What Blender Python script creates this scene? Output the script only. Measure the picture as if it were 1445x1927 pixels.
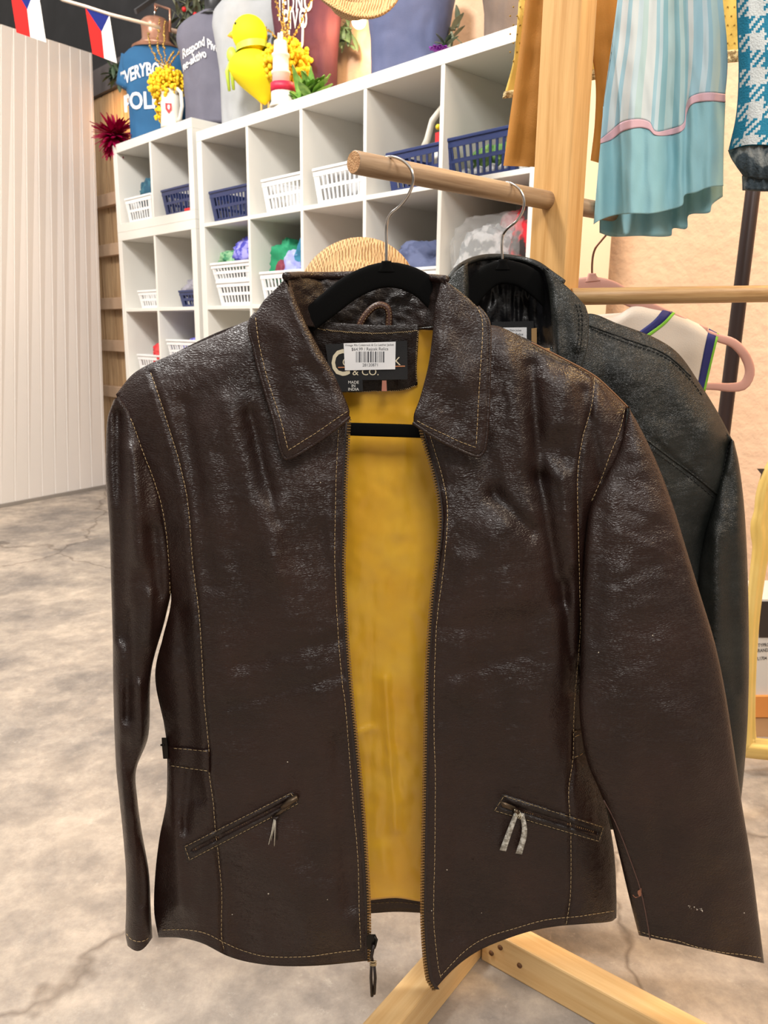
import bpy, bmesh, math, random
from mathutils import Vector, Matrix, noise, kdtree
random.seed(7)
for o in list(bpy.data.objects): bpy.data.objects.remove(o, do_unlink=True)
SC = bpy.context.scene
COL = SC.collection
V = Vector
# ------------------------------------------------------------------ camera
FPX, TH, RO, CH = 1466.8, 0.22415, -0.013008, 0.980
CX, CY = 722.5, 963.5
right = V((math.cos(RO), -math.sin(RO)*math.sin(TH), -math.sin(RO)*math.cos(TH)))
up = V((math.sin(RO), math.cos(RO)*math.sin(TH), math.cos(RO)*math.cos(TH)))
fwd = V((0, math.cos(TH), -math.sin(TH)))
cam = bpy.data.objects.new('camera', bpy.data.cameras.new('camera')); COL.objects.link(cam)
M = Matrix.Identity(4)
for i in range(3):
    M[i][0] = right[i]; M[i][1] = up[i]; M[i][2] = -fwd[i]
M[2][3] = CH
cam.matrix_world = M
cam.data.sensor_fit = 'VERTICAL'; cam.data.sensor_height = 36; cam.data.lens = FPX/1927*36
cam.data.clip_start = 0.05; cam.data.clip_end = 60
cam.data.dof.use_dof = True; cam.data.dof.focus_distance = 0.90; cam.data.dof.aperture_fstop = 14
SC.camera = cam
# ------------------------------------------------------------------ light
SC.view_settings.view_transform = 'Standard'; SC.view_settings.look = 'None'
SC.view_settings.gamma = 1; SC.view_settings.use_curve_mapping = False
SC.view_settings.exposure = 0.35
W = bpy.data.worlds.new('world'); SC.world = W; W.use_nodes = True
W.node_tree.nodes['Background'].inputs[0].default_value = (1.0, 0.95, 0.90, 1)
W.node_tree.nodes['Background'].inputs[1].default_value = 1.0
_N = W.node_tree.nodes; _L = W.node_tree.links
_t = _N.new('ShaderNodeTexCoord'); _s = _N.new('ShaderNodeSeparateXYZ'); _r = _N.new('ShaderNodeValToRGB')
_L.new(_t.outputs['Generated'], _s.inputs[0]); _L.new(_s.outputs['Z'], _r.inputs[0]); _L.new(_r.outputs[0], _N['Background'].inputs[0])
_r.color_ramp.elements[0].position = .05; _r.color_ramp.elements[0].color = (.16, .14, .12, 1)
_r.color_ramp.elements[1].position = .75; _r.color_ramp.elements[1].color = (.72, .68, .63, 1)
def area(name, loc, target, size, power, color, sizey=None):
    l = bpy.data.lights.new(name, 'AREA'); l.energy = power; l.color = color
    l.shape = 'RECTANGLE'; l.size = size; l.size_y = sizey or size
    o = bpy.data.objects.new(name, l); COL.objects.link(o); o.location = loc
    o.rotation_euler = (V(target)-V(loc)).to_track_quat('-Z', 'Y').to_euler()
    return o
area('ceiling_light_left', (-1.0, 1.2, 3.1), (-.6, 2.6, 1.0), .40, 66, (1, .97, .93))
area('ceiling_light_back', (0.2, -1.3, 3.0), (0.1, .9, .8), .9, 42, (1, .96, .92))
area('ceiling_light_right', (1.7, .4, 2.7), (.6, 1.4, .9), .5, 22, (1, .80, .60))
area('ceiling_light_warm', (1.45, 1.55, 2.6), (.55, 2.5, 1.3), .35, 25, (1, .62, .23))
area('ceiling_light_far', (-2.2, 2.3, 3.3), (-1.8, 4.0, .8), .8, 42, (1, .95, .91))

# ------------------------------------------------------------------ projection helpers: pixel -> place
def ray(px, py):
    a = px-CX; b = CY-py
    X = (a*math.cos(RO)+b*math.sin(RO))/FPX; Y = (-a*math.sin(RO)+b*math.cos(RO))/FPX
    return V((X, math.cos(TH)+Y*math.sin(TH), Y*math.cos(TH)-math.sin(TH)))
def P(px, py, Y):
    r = ray(px, py); s = Y/r.y
    return V((r.x*s, Y, CH+r.z*s))
def F(px, py, z=0.0):
    r = ray(px, py); s = (z-CH)/r.z
    return V((r.x*s, r.y*s, z))
YAW = math.radians(-46.21)
SD = V((math.cos(YAW), math.sin(YAW), 0)); SN = V((-math.sin(YAW), math.cos(YAW), 0))
S0 = V((-0.8336, 3.6413, 0))
def S(u, v, z): return S0+SD*u+SN*v+V((0, 0, z))
def SH(px, py, v):
    r = ray(px, py); o = V((0, 0, CH)); q = S0+SN*v
    s = (q-o).dot(SN)/r.dot(SN); p = o+r*s
    return (p-S0).dot(SD), p.z
# ------------------------------------------------------------------ materials
MATS = {}
def mat(name, base, rough=.6, metal=0, spec=.5, bump=None, var=None, emit=None, coat=0, sheen=0, alpha=1, trans=0):
    """bump=(scale,strength,distance); var=(scale,colour2,lo,hi)"""
    if name in MATS: return MATS[name]
    m = bpy.data.materials.new(name); m.use_nodes = True; nt = m.node_tree; N = nt.nodes; L = nt.links
    b = N['Principled BSDF']
    def si(k, v):
        if k in b.inputs: b.inputs[k].default_value = v
    si('Base Color', (*base, 1)); si('Roughness', rough); si('Metallic', metal); si('Specular IOR Level', spec)
    si('Coat Weight', coat); si('Sheen Weight', sheen); si('Alpha', alpha); si('Transmission Weight', trans)
    if emit: si('Emission Color', (*emit[0], 1)); si('Emission Strength', emit[1])
    tc = N.new('ShaderNodeTexCoord')
    sc = var[0] if var else 8
    nz = N.new('ShaderNodeTexNoise'); nz.inputs['Scale'].default_value = sc; nz.inputs['Detail'].default_value = 5
    L.new(tc.outputs['Object'], nz.inputs['Vector'])
    rp = N.new('ShaderNodeValToRGB')
    c2 = var[1] if var else tuple(c*.93 for c in base)
    rp.color_ramp.elements[0].position = var[2] if var else .35; rp.color_ramp.elements[1].position = var[3] if var else .65
    rp.color_ramp.elements[0].color = (*base, 1); rp.color_ramp.elements[1].color = (*c2, 1)
    L.new(nz.outputs['Fac'], rp.inputs[0]); L.new(rp.outputs[0], b.inputs['Base Color'])
    if bump:
        n2 = N.new('ShaderNodeTexNoise'); n2.inputs['Scale'].default_value = bump[0]; n2.inputs['Detail'].default_value = 4
        L.new(tc.outputs['Object'], n2.inputs['Vector'])
        bp = N.new('ShaderNodeBump'); bp.inputs['Strength'].default_value = bump[1]; bp.inputs['Distance'].default_value = bump[2]
        L.new(n2.outputs['Fac'], bp.inputs['Height']); L.new(bp.outputs[0], b.inputs['Normal'])
    MATS[name] = m; return m
def leather(name, c1, c2, rough, grain=420, wrinkle=1.0):
    m = bpy.data.materials.new(name); m.use_nodes = True; nt = m.node_tree; N = nt.nodes; L = nt.links
    b = N['Principled BSDF']; b.inputs['Specular IOR Level'].default_value = .42
    tc = N.new('ShaderNodeTexCoord')
    def nz(scale, det=4, vec=None, dist=0):
        n = N.new('ShaderNodeTexNoise'); n.inputs['Scale'].default_value = scale; n.inputs['Detail'].default_value = det
        n.inputs['Distortion'].default_value = dist
        L.new(vec or tc.outputs['Object'], n.inputs['Vector']); return n
    big = nz(11, 5); rp = N.new('ShaderNodeValToRGB'); rp.color_ramp.elements[0].position = .35; rp.color_ramp.elements[1].position = .7
    rp.color_ramp.elements[0].color = (*c1, 1); rp.color_ramp.elements[1].color = (*c2, 1)
    L.new(big.outputs['Fac'], rp.inputs[0]); L.new(rp.outputs[0], b.inputs['Base Color'])
    # scuffs change the sheen
    sc = nz(26, 6); mr = N.new('ShaderNodeMapRange'); mr.inputs['From Min'].default_value = .35; mr.inputs['From Max'].default_value = .7
    mr.inputs['To Min'].default_value = rough-.05; mr.inputs['To Max'].default_value = rough+.06
    L.new(sc.outputs['Fac'], mr.inputs['Value']); L.new(mr.outputs[0], b.inputs['Roughness'])
    mp = N.new('ShaderNodeMapping'); mp.inputs['Scale'].default_value = (.62, .8, 1.25); mp.inputs['Rotation'].default_value = (0, .25, 0)
    L.new(tc.outputs['Object'], mp.inputs['Vector'])
    wv = nz(60, 2, mp.outputs[0]); mx = N.new('ShaderNodeMixRGB'); mx.inputs[0].default_value = .012
    L.new(mp.outputs[0], mx.inputs[1]); L.new(wv.outputs['Color'], mx.inputs[2])
    vo = N.new('ShaderNodeTexVoronoi'); vo.feature = 'DISTANCE_TO_EDGE'; vo.inputs['Scale'].default_value = grain
    L.new(mx.outputs[0], vo.inputs['Vector'])
    vr = N.new('ShaderNodeMapRange'); vr.inputs['From Max'].default_value = .28; L.new(vo.outputs['Distance'], vr.inputs['Value'])
    fine = nz(900, 3)
    mp2 = N.new('ShaderNodeMapping'); mp2.inputs['Scale'].default_value = (.4, .4, 2.6); mp2.inputs['Rotation'].default_value = (0, -.35, 0)
    L.new(tc.outputs['Object'], mp2.inputs['Vector'])
    cre = nz(42, 6, mp2.outputs[0], .6)
    a1 = N.new('ShaderNodeMath'); a1.operation = 'MULTIPLY_ADD'; a1.inputs[1].default_value = .6
    L.new(fine.outputs['Fac'], a1.inputs[0]); L.new(vr.outputs[0], a1.inputs[2])
    a2 = N.new('ShaderNodeMath'); a2.operation = 'MULTIPLY_ADD'; a2.inputs[1].default_value = 1.5*wrinkle
    L.new(cre.outputs['Fac'], a2.inputs[0]); L.new(a1.outputs[0], a2.inputs[2])
    bp = N.new('ShaderNodeBump'); bp.inputs['Strength'].default_value = .52; bp.inputs['Distance'].default_value = .0005
    L.new(a2.outputs[0], bp.inputs['Height']); L.new(bp.outputs[0], b.inputs['Normal'])
    MATS[name] = m; return m
def wood(name, c1, c2, scale=1.0, rough=.5):
    m = bpy.data.materials.new(name); m.use_nodes = True; nt = m.node_tree; N = nt.nodes; L = nt.links
    b = N['Principled BSDF']; b.inputs['Roughness'].default_value = rough
    tc = N.new('ShaderNodeTexCoord'); mp = N.new('ShaderNodeMapping'); mp.inputs['Scale'].default_value = (1.2*scale, 22*scale, 22*scale)
    L.new(tc.outputs['Object'], mp.inputs['Vector'])
    n = N.new('ShaderNodeTexNoise'); n.inputs['Scale'].default_value = 3.2; n.inputs['Detail'].default_value = 4; n.inputs['Distortion'].default_value = 1.2
    L.new(mp.outputs[0], n.inputs['Vector'])
    n2 = N.new('ShaderNodeTexNoise'); n2.inputs['Scale'].default_value = 26; n2.inputs['Detail'].default_value = 3
    L.new(mp.outputs[0], n2.inputs['Vector'])
    mx = N.new('ShaderNodeMath'); mx.operation = 'MULTIPLY_ADD'; mx.inputs[1].default_value = .35
    L.new(n2.outputs['Fac'], mx.inputs[0]); L.new(n.outputs['Fac'], mx.inputs[2])
    rp = N.new('ShaderNodeValToRGB'); rp.color_ramp.elements[0].position = .48; rp.color_ramp.elements[1].position = .86
    rp.color_ramp.elements[0].color = (*c1, 1); rp.color_ramp.elements[1].color = (*c2, 1)
    L.new(mx.outputs[0], rp.inputs[0]); L.new(rp.outputs[0], b.inputs['Base Color'])
    bp = N.new('ShaderNodeBump'); bp.inputs['Strength'].default_value = .25; bp.inputs['Distance'].default_value = .001
    L.new(mx.outputs[0], bp.inputs['Height']); L.new(bp.outputs[0], b.inputs['Normal'])
    MATS[name] = m; return m
def ramp_uv(name, stops, axis=0, rough=.75, weave=700, mode='CONSTANT'):
    m = bpy.data.materials.new(name); m.use_nodes = True; nt = m.node_tree; N = nt.nodes; L = nt.links
    b = N['Principled BSDF']; b.inputs['Roughness'].default_value = rough
    tc = N.new('ShaderNodeTexCoord'); sp = N.new('ShaderNodeSeparateXYZ'); L.new(tc.outputs['UV'], sp.inputs[0])
    rp = N.new('ShaderNodeValToRGB'); rp.color_ramp.interpolation = mode
    e = rp.color_ramp.elements
    e[0].position = stops[0][0]; e[0].color = (*stops[0][1], 1); e[1].position = stops[1][0]; e[1].color = (*stops[1][1], 1)
    for p, c in stops[2:]:
        x = e.new(p); x.color = (*c, 1)
    L.new(sp.outputs[axis], rp.inputs[0]); L.new(rp.outputs[0], b.inputs['Base Color'])
    n = N.new('ShaderNodeTexNoise'); n.inputs['Scale'].default_value = weave; L.new(tc.outputs['Object'], n.inputs['Vector'])
    bp = N.new('ShaderNodeBump'); bp.inputs['Strength'].default_value = .2; bp.inputs['Distance'].default_value = .0005
    L.new(n.outputs['Fac'], bp.inputs['Height']); L.new(bp.outputs[0], b.inputs['Normal'])
    MATS[name] = m; return m
def concrete():
    m = bpy.data.materials.new('concrete'); m.use_nodes = True; nt = m.node_tree; N = nt.nodes; L = nt.links
    b = N['Principled BSDF']
    tc = N.new('ShaderNodeTexCoord')
    def nz(s, d, r=.6, dist=0):
        n = N.new('ShaderNodeTexNoise'); n.inputs['Scale'].default_value = s; n.inputs['Detail'].default_value = d
        n.inputs['Roughness'].default_value = r; n.inputs['Distortion'].default_value = dist
        L.new(tc.outputs['Object'], n.inputs['Vector']); return n
    def ramp(n, lo, hi, a, c):
        r = N.new('ShaderNodeValToRGB'); r.color_ramp.elements[0].position = lo; r.color_ramp.elements[1].position = hi
        r.color_ramp.elements[0].color = a; r.color_ramp.elements[1].color = c; L.new(n, r.inputs[0]); return r
    base = ramp(nz(2.6, 9, .70, .1).outputs['Fac'], .38, .62, (.26, .23, .205, 1), (.57, .485, .395, 1))
    spots = ramp(nz(13, 9, .74, .15).outputs['Fac'], .42, .66, (.62, .62, .63, 1), (1, 1, 1, 1))
    mx = N.new('ShaderNodeMixRGB'); mx.blend_type = 'MULTIPLY'; mx.inputs[0].default_value = .75
    L.new(base.outputs[0], mx.inputs[1]); L.new(spots.outputs[0], mx.inputs[2])
    white = ramp(nz(30, 8, .8, .2).outputs['Fac'], .58, .72, (0, 0, 0, 1), (.5, .5, .5, 1))
    mx2 = N.new('ShaderNodeMixRGB'); L.new(white.outputs[0], mx2.inputs[0]); L.new(mx.outputs[0], mx2.inputs[1]); mx2.inputs[2].default_value = (.66, .59, .50, 1)
    # cracks
    wn = nz(3, 4); wm = N.new('ShaderNodeMixRGB'); wm.inputs[0].default_value = .22
    L.new(tc.outputs['Object'], wm.inputs[1]); L.new(wn.outputs['Color'], wm.inputs[2])
    vo = N.new('ShaderNodeTexVoronoi'); vo.feature = 'DISTANCE_TO_EDGE'; vo.inputs['Scale'].default_value = .55; L.new(wm.outputs[0], vo.inputs['Vector'])
    ck = ramp(vo.outputs['Distance'], .0004, .0016, (.45, .42, .40, 1), (1, 1, 1, 1))
    mx3 = N.new('ShaderNodeMixRGB'); mx3.blend_type = 'MULTIPLY'; mx3.inputs[0].default_value = .8
    L.new(mx2.outputs[0], mx3.inputs[1]); L.new(ck.outputs[0], mx3.inputs[2])
    L.new(mx3.outputs[0], b.inputs['Base Color'])
    b.inputs['Roughness'].default_value = .62; b.inputs['Specular IOR Level'].default_value = .3
    bp = N.new('ShaderNodeBump'); bp.inputs['Strength'].default_value = .35; bp.inputs['Distance'].default_value = .004
    L.new(spots.outputs[0], bp.inputs['Height']); L.new(bp.outputs[0], b.inputs['Normal'])
    return m
BROWN = leather('brown_leather', (.0135, .0058, .0044), (.024, .0105, .0078), .355, 370, 1.0)
BROWN2 = leather('brown_leather_inner', (.0105, .0056, .0045), (.017, .009, .007), .42, 360, 1.3)
BLACKL = leather('black_leather', (.0075, .0085, .0075), (.015, .017, .0145), .36, 620, .7)
THREAD = mat('tan_thread', (.46, .33, .17), .8)
DTHREAD = mat('dark_thread', (.006, .006, .006), .8)
SATIN = mat('gold_satin', (.78, .40, .018), .34, spec=.6, var=(14, (.86, .49, .035), .35, .65), bump=(700, .15, .0006), sheen=.3)
BSATIN = mat('black_satin', (.006, .006, .007), .30, bump=(60, .5, .004))
VELVET = mat('black_velvet', (.0035, .0035, .0035), .95, spec=.1, bump=(900, .3, .0005))
BRASS = mat('antique_brass', (.30, .19, .085), .35, metal=.8)
DARKMET = mat('dark_metal', (.02, .018, .016), .4, metal=.8)
STEEL = mat('polished_steel', (.62, .60, .58), .18, metal=1)
WHITE = mat('white_laminate', (.74, .72, .665), .42, var=(3, (.72, .70, .645), .3, .7))
WPLAST = mat('white_plastic', (.82, .82, .82), .35)
NAVY = mat('navy_plastic', (.014, .028, .11), .35)
DOWEL = wood('dowel_wood', (.25, .155, .085), (.47, .33, .205), 1.0, .5)
DOWEL2 = wood('oak_dowel_wood', (.36, .20, .075), (.60, .38, .17), 1.4, .45)
PINE = wood('pine_wood', (.56, .29, .085), (.74, .43, .16), .8, .5)
PINE2 = wood('pale_pine_wood', (.70, .44, .185), (.80, .56, .27), .7, .5)
ENDW = mat('end_grain', (.42, .21, .085), .8, bump=(500, .8, .002), var=(160, (.62, .36, .17), .3, .7))
# ------------------------------------------------------------------ object helpers
PM = {}
def tag(o, label=None, cat=None, group=None, kind=None):
    if label: o['label'] = label
    if cat: o['category'] = cat
    if group: o['group'] = group
    if kind: o['kind'] = kind
    return o
def thing(name, loc, label, cat, rz=0, group=None):
    o = bpy.data.objects.new(name, None); COL.objects.link(o); o.empty_display_size = .05
    o.location = loc; o.rotation_euler = (0, 0, rz)
    PM[o.name] = Matrix.Translation(V(loc)) @ Matrix.Rotation(rz, 4, 'Z')
    return tag(o, label, cat, group)
def mesh(name, vs, fs, m, parent=None, smooth=True, local=False, uvs=None, mids=None, M0=None):
    me = bpy.data.meshes.new(name)
    inv = None
    PW = PM.get(parent.name, Matrix.Identity(4)) if parent else Matrix.Identity(4)
    if parent and not local and M0 is None:
        inv = PW.inverted(); vs = [inv @ V(v) for v in vs]
    me.from_pydata([tuple(v) for v in vs], [], fs)
    mm = m if isinstance(m, (list, tuple)) else [m]
    for x in mm: me.materials.append(x)
    if mids:
        for i, p in enumerate(me.polygons): p.material_index = mids[i]
    if smooth:
        for p in me.polygons: p.use_smooth = True
    if uvs:
        uv = me.uv_layers.new(name='UVMap')
        for lp in me.loops: uv.data[lp.index].uv = uvs[lp.vertex_index]
    o = bpy.data.objects.new(name, me); COL.objects.link(o)
    if parent:
        o.parent = parent
        if M0 is not None: o.matrix_local = PW.inverted() @ M0
        PM[o.name] = PW if M0 is None else M0
    elif M0 is not None: o.matrix_world = M0; PM[o.name] = M0
    if smooth == 'auto': pass
    return o
class G:
    """collects geometry"""
    def __init__(s): s.v = []; s.f = []; s.m = []
    def add(s, vs, fs, mi=0):
        n = len(s.v); s.v += [V(x) for x in vs]; s.f += [tuple(i+n for i in f) for f in fs]; s.m += [mi]*len(fs)
    def box(s, lo, hi, mi=0):
        x0, y0, z0 = lo; x1, y1, z1 = hi
        s.add([(x0,y0,z0),(x1,y0,z0),(x1,y1,z0),(x0,y1,z0),(x0,y0,z1),(x1,y0,z1),(x1,y1,z1),(x0,y1,z1)],
              [(0,3,2,1),(4,5,6,7),(0,1,5,4),(1,2,6,5),(2,3,7,6),(3,0,4,7)], mi)
    def bar(s, p, q, w, t, side, mi=0):
        p = V(p); q = V(q); d = (q-p).normalized(); a = V(side).normalized(); b = d.cross(a).normalized(); a = b.cross(d)
        vs = [c+a*(i*w/2)+b*(j*t/2) for c in (p, q) for i, j in ((-1,-1),(1,-1),(1,1),(-1,1))]
        s.add(vs, [(0,3,2,1),(4,5,6,7),(0,1,5,4),(1,2,6,5),(2,3,7,6),(3,0,4,7)], mi)
    def tube(s, pts, r, n=8, cap=True, mi=0, flat=None):
        pts = [V(p) for p in pts]; R = r if isinstance(r, (list, tuple)) else [r]*len(pts)
        rings = []; prev = None
        for i, p in enumerate(pts):
            d = (pts[min(i+1, len(pts)-1)]-pts[max(i-1, 0)])
            if d.length < 1e-9: d = V((0,0,1))
            d.normalize()
            if prev is None:
                a = d.cross(V((0,1,0))) if abs(d.y) < .9 else d.cross(V((1,0,0)))
            else: a = prev-d*prev.dot(d)
            a.normalize(); prev = a; b = d.cross(a)
            rings.append([p+a*(R[i]*math.cos(2*math.pi*k/n))+b*(R[i]*math.sin(2*math.pi*k/n)) for k in range(n)])
        s.loft(rings, cap, mi)
    def loft(s, rings, cap=True, mi=0, closed=True):
        n = len(rings[0]); vs = [p for r in rings for p in r]; fs = []
        for i in range(len(rings)-1):
            for k in range(n if closed else n-1):
                k2 = (k+1) % n
                fs.append((i*n+k, i*n+k2, (i+1)*n+k2, (i+1)*n+k))
        if cap:
            fs.append(tuple(range(n-1, -1, -1))); fs.append(tuple((len(rings)-1)*n+k for k in range(n)))
        s.add(vs, fs, mi)
    def lathe(s, prof, c, n=24, mi=0):
        c = V(c); s.loft([[c+V((r*math.cos(2*math.pi*k/n), r*math.sin(2*math.pi*k/n), z)) for k in range(n)] for r, z in prof], True, mi)
    def ball(s, c, r, n=10, mi=0, sc=(1,1,1), fn=None):
        c = V(c); vs = [V((0,0,1))]
        m_ = max(4, n//2+1)
        for i in range(1, m_):
            a = math.pi*i/m_
            vs += [V((math.sin(a)*math.cos(2*math.pi*k/n), math.sin(a)*math.sin(2*math.pi*k/n), math.cos(a))) for k in range(n)]
        vs.append(V((0,0,-1))); fs = [(0, 1+k, 1+(k+1) % n) for k in range(n)]
        for i in range(m_-2):
            for k in range(n):
                a = 1+i*n+k; b = 1+i*n+(k+1) % n; fs.append((a, a+n, b+n, b))
        L_ = len(vs)-1; fs += [(L_, 1+(m_-2)*n+(k+1) % n, 1+(m_-2)*n+k) for k in range(n)]
        out = []
        for v in vs:
            q = fn(v) if fn else v
            out.append(c+V((q.x*sc[0], q.y*sc[1], q.z*sc[2]))*r)
        s.add(out, fs, mi)
    def build(s, name, m, parent=None, smooth=True, **k):
        return mesh(name, s.v, s.f, m, parent, smooth, mids=s.m if isinstance(m, (list, tuple)) else None, **k)
def bevel(o, w=.002, seg=2):
    b = o.modifiers.new('bevel', 'BEVEL'); b.width = w; b.segments = seg; b.limit_method = 'ANGLE'; return o
def cr(pts, t):
    """Catmull-Rom through points, t in 0..1 by chord length"""
    L_ = getattr(cr, 'cache', None)
    if L_ is None: cr.cache = L_ = {}
    key = tuple(pts)
    if key not in L_:
        d = [0]
        for a, b in zip(pts, pts[1:]): d.append(d[-1]+math.dist(a, b))
        L_[key] = d
    d = L_[key]; x = t*d[-1]
    i = 0
    while i < len(d)-2 and d[i+1] < x: i += 1
    s = (x-d[i])/max(1e-9, d[i+1]-d[i])
    p1, p2 = pts[i], pts[i+1]
    p0 = pts[i-1] if i > 0 else tuple(2*a-b for a, b in zip(p1, p2)); p3 = pts[i+2] if i+2 < len(pts) else tuple(2*b-a for a, b in zip(p1, p2))
    l = max(1e-9, d[i+1]-d[i])
    def tang(a, b, la): return (b-a)/la*l
    la = l+(d[i]-d[i-1] if i > 0 else l); lb = l+(d[i+2]-d[i+1] if i+2 < len(d) else l)
    out = []
    for k in range(len(p1)):
        m1 = tang(p0[k], p2[k], la); m2 = tang(p1[k], p3[k], lb)
        s2, s3 = s*s, s*s*s
        out.append((2*s3-3*s2+1)*p1[k]+(s3-2*s2+s)*m1+(-2*s3+3*s2)*p2[k]+(s3-s2)*m2)
    return tuple(out)
def coons(T, B, L_, R, nu, nv):
    """T,B left->right ; L,R top->bottom"""
    c00, c10, c01, c11 = T[0], T[-1], B[0], B[-1]
    g = []
    for j in range(nv+1):
        v = j/nv; l = cr(L_, v); r = cr(R, v); row = []
        for i in range(nu+1):
            u = i/nu; t = cr(T, u); b = cr(B, u)
            row.append(tuple((1-v)*t[k]+v*b[k]+(1-u)*l[k]+u*r[k]-((1-u)*(1-v)*c00[k]+u*(1-v)*c10[k]+(1-u)*v*c01[k]+u*v*c11[k]) for k in range(2)))
        g.append(row)
    return g
def patch(T, B, L_, R, nu, nv, yf, th=.0015):
    """cloth panel: outline traced in the picture, depth from yf(u,v,px,py), real thickness th"""
    g = coons(T, B, L_, R, nu, nv); front = []; px = []
    for j, row in enumerate(g):
        for i, (x, y) in enumerate(row):
            Y = yf(i/nu, j/nv, x, y); front.append(P(x, y, Y)); px.append((x, y, Y))
    n = len(front); W_ = nu+1
    back = [p+V((0, th, 0)) for p in front]
    fs = []
    for j in range(nv):
        for i in range(nu):
            a = j*W_+i; fs.append((a, a+W_, a+W_+1, a+1)); fs.append((n+a, n+a+1, n+a+W_+1, n+a+W_))
    for i in range(nu):
        fs.append((i, i+1, n+i+1, n+i)); a = nv*W_+i; fs.append((a+1, a, n+a, n+a+1))
    for j in range(nv):
        a = j*W_; fs.append((a+W_, a, n+a, n+a+W_)); a = j*W_+nu; fs.append((a, a+W_, n+a+W_, n+a))
    uv = [((k % W_)/nu, 1-(k//W_)/nv) for k in range(n)]*2
    kd = kdtree.KDTree(n)
    for k, (x, y, Y) in enumerate(px): kd.insert((x, y, 0), k)
    kd.balance()
    def depth(x, y):
        q = kd.find_n((x, y, 0), 4); w = [1/(d+1e-3) for _, _, d in q]
        return sum(wi*px[i][2] for wi, (_, i, _) in zip(w, q))/sum(w)
    return front+back, fs, uv, depth
def gauss_seg(x, y, s):
    x0, y0, x1, y1, w, a = s
    dx, dy = x1-x0, y1-y0; L2 = dx*dx+dy*dy+1e-9
    t = ((x-x0)*dx+(y-y0)*dy)/L2; tc = min(1, max(0, t))
    d2 = (x-x0-tc*dx)**2+(y-y0-tc*dy)**2
    return a*math.exp(-d2/(w*w))
def nz(x, y, z): return noise.noise(V((x, y, z)))
def stitches(pts, depth, name, parent, m=THREAD, r=.00034, off=.0011, dash=6.2, gap=2.2, px_step=True):
    g = G(); L_ = sum(math.dist(a, b) for a, b in zip(pts, pts[1:])); n = max(2, int(L_/(dash+gap)))
    for k in range(n):
        t0 = k/n; t1 = (k+dash/(dash+gap))/n; q = []
        for j, t in enumerate((t0, (t0+t1)/2, t1)):
            x, y = cr(pts, t); x += random.uniform(-.35, .35)
            q.append(P(x, y, depth(x, y)-off+(.0007 if j != 1 else 0)))
        g.tube(q, r, 5)
    return g.build(name, m, parent)
def text_geo(s, h, font_scale=(1, 1), bold=0, align='CENTER', spacing=1):
    c = bpy.data.curves.new('t', 'FONT'); c.body = s; c.size = 1; c.align_x = align; c.resolution_u = 3; c.offset = bold; c.space_character = spacing
    o = bpy.data.objects.new('t', c); COL.objects.link(o)
    bpy.context.view_layer.update()
    me = o.to_mesh(); vs = [(v.co.x*h*font_scale[0], v.co.y*h*font_scale[1]) for v in me.vertices]; fs = [tuple(p.vertices) for p in me.polygons]
    o.to_mesh_clear(); bpy.data.objects.remove(o); bpy.data.curves.remove(c)
    return vs, fs
def subdiv_text(vs, fs, cuts=0): return vs, fs
def decal_text(name, s, pxc, pyc, hpx, depth, m, parent, ang=0, xs=1, bold=0, off=.0006, spacing=1):
    vs, fs = text_geo(s, hpx, (xs, 1), bold, spacing=spacing); out = []
    ca, sa = math.cos(ang), math.sin(ang)
    for x, y in vs:
        X = pxc+x*ca-y*sa; Y = pyc-(x*sa+y*ca)
        out.append(P(X, Y, depth(X, Y)-off))
    return mesh(name, out, fs, m, parent, False)
def beam(name, p, q, w, h, wdir, m, parent=None, bev=.0015):
    p = V(p); q = V(q); X = (q-p).normalized(); Yv = V(wdir)-X*V(wdir).dot(X); Yv.normalize(); Z = X.cross(Yv)
    M0 = Matrix((( X.x, Yv.x, Z.x, p.x), (X.y, Yv.y, Z.y, p.y), (X.z, Yv.z, Z.z, p.z), (0,0,0,1)))
    g = G(); g.box((0, -w/2, -h/2), ((q-p).length, w/2, h/2))
    o = g.build(name, m, parent, False, M0=M0); return bevel(o, bev)
def rod(name, p, q, r, m, parent=None, endm=None, n=28):
    p = V(p); q = V(q); X = (q-p).normalized(); Yv = V((0,0,1)); Yv = (Yv-X*Yv.dot(X)).normalized(); Z = X.cross(Yv); L_ = (q-p).length
    M0 = Matrix(((X.x, Yv.x, Z.x, p.x), (X.y, Yv.y, Z.y, p.y), (X.z, Yv.z, Z.z, p.z), (0,0,0,1)))
    g = G(); pr = [(0, r*.93), (.0012, r), (L_-.0012, r), (L_, r*.93)]
    rings = [[V((x, rr*math.cos(2*math.pi*k/n), rr*math.sin(2*math.pi*k/n))) for k in range(n)] for x, rr in pr]
    g.loft(rings, False); N_ = len(g.v)
    g.f.append(tuple(range(n-1, -1, -1))); g.m.append(1); g.f.append(tuple(3*n+k for k in range(n))); g.m.append(1)
    o = mesh(name, g.v, g.f, [m, endm or m], parent, True, mids=g.m, M0=M0)
    for pl in o.data.polygons[-2:]: pl.use_smooth = False
    return o

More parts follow.
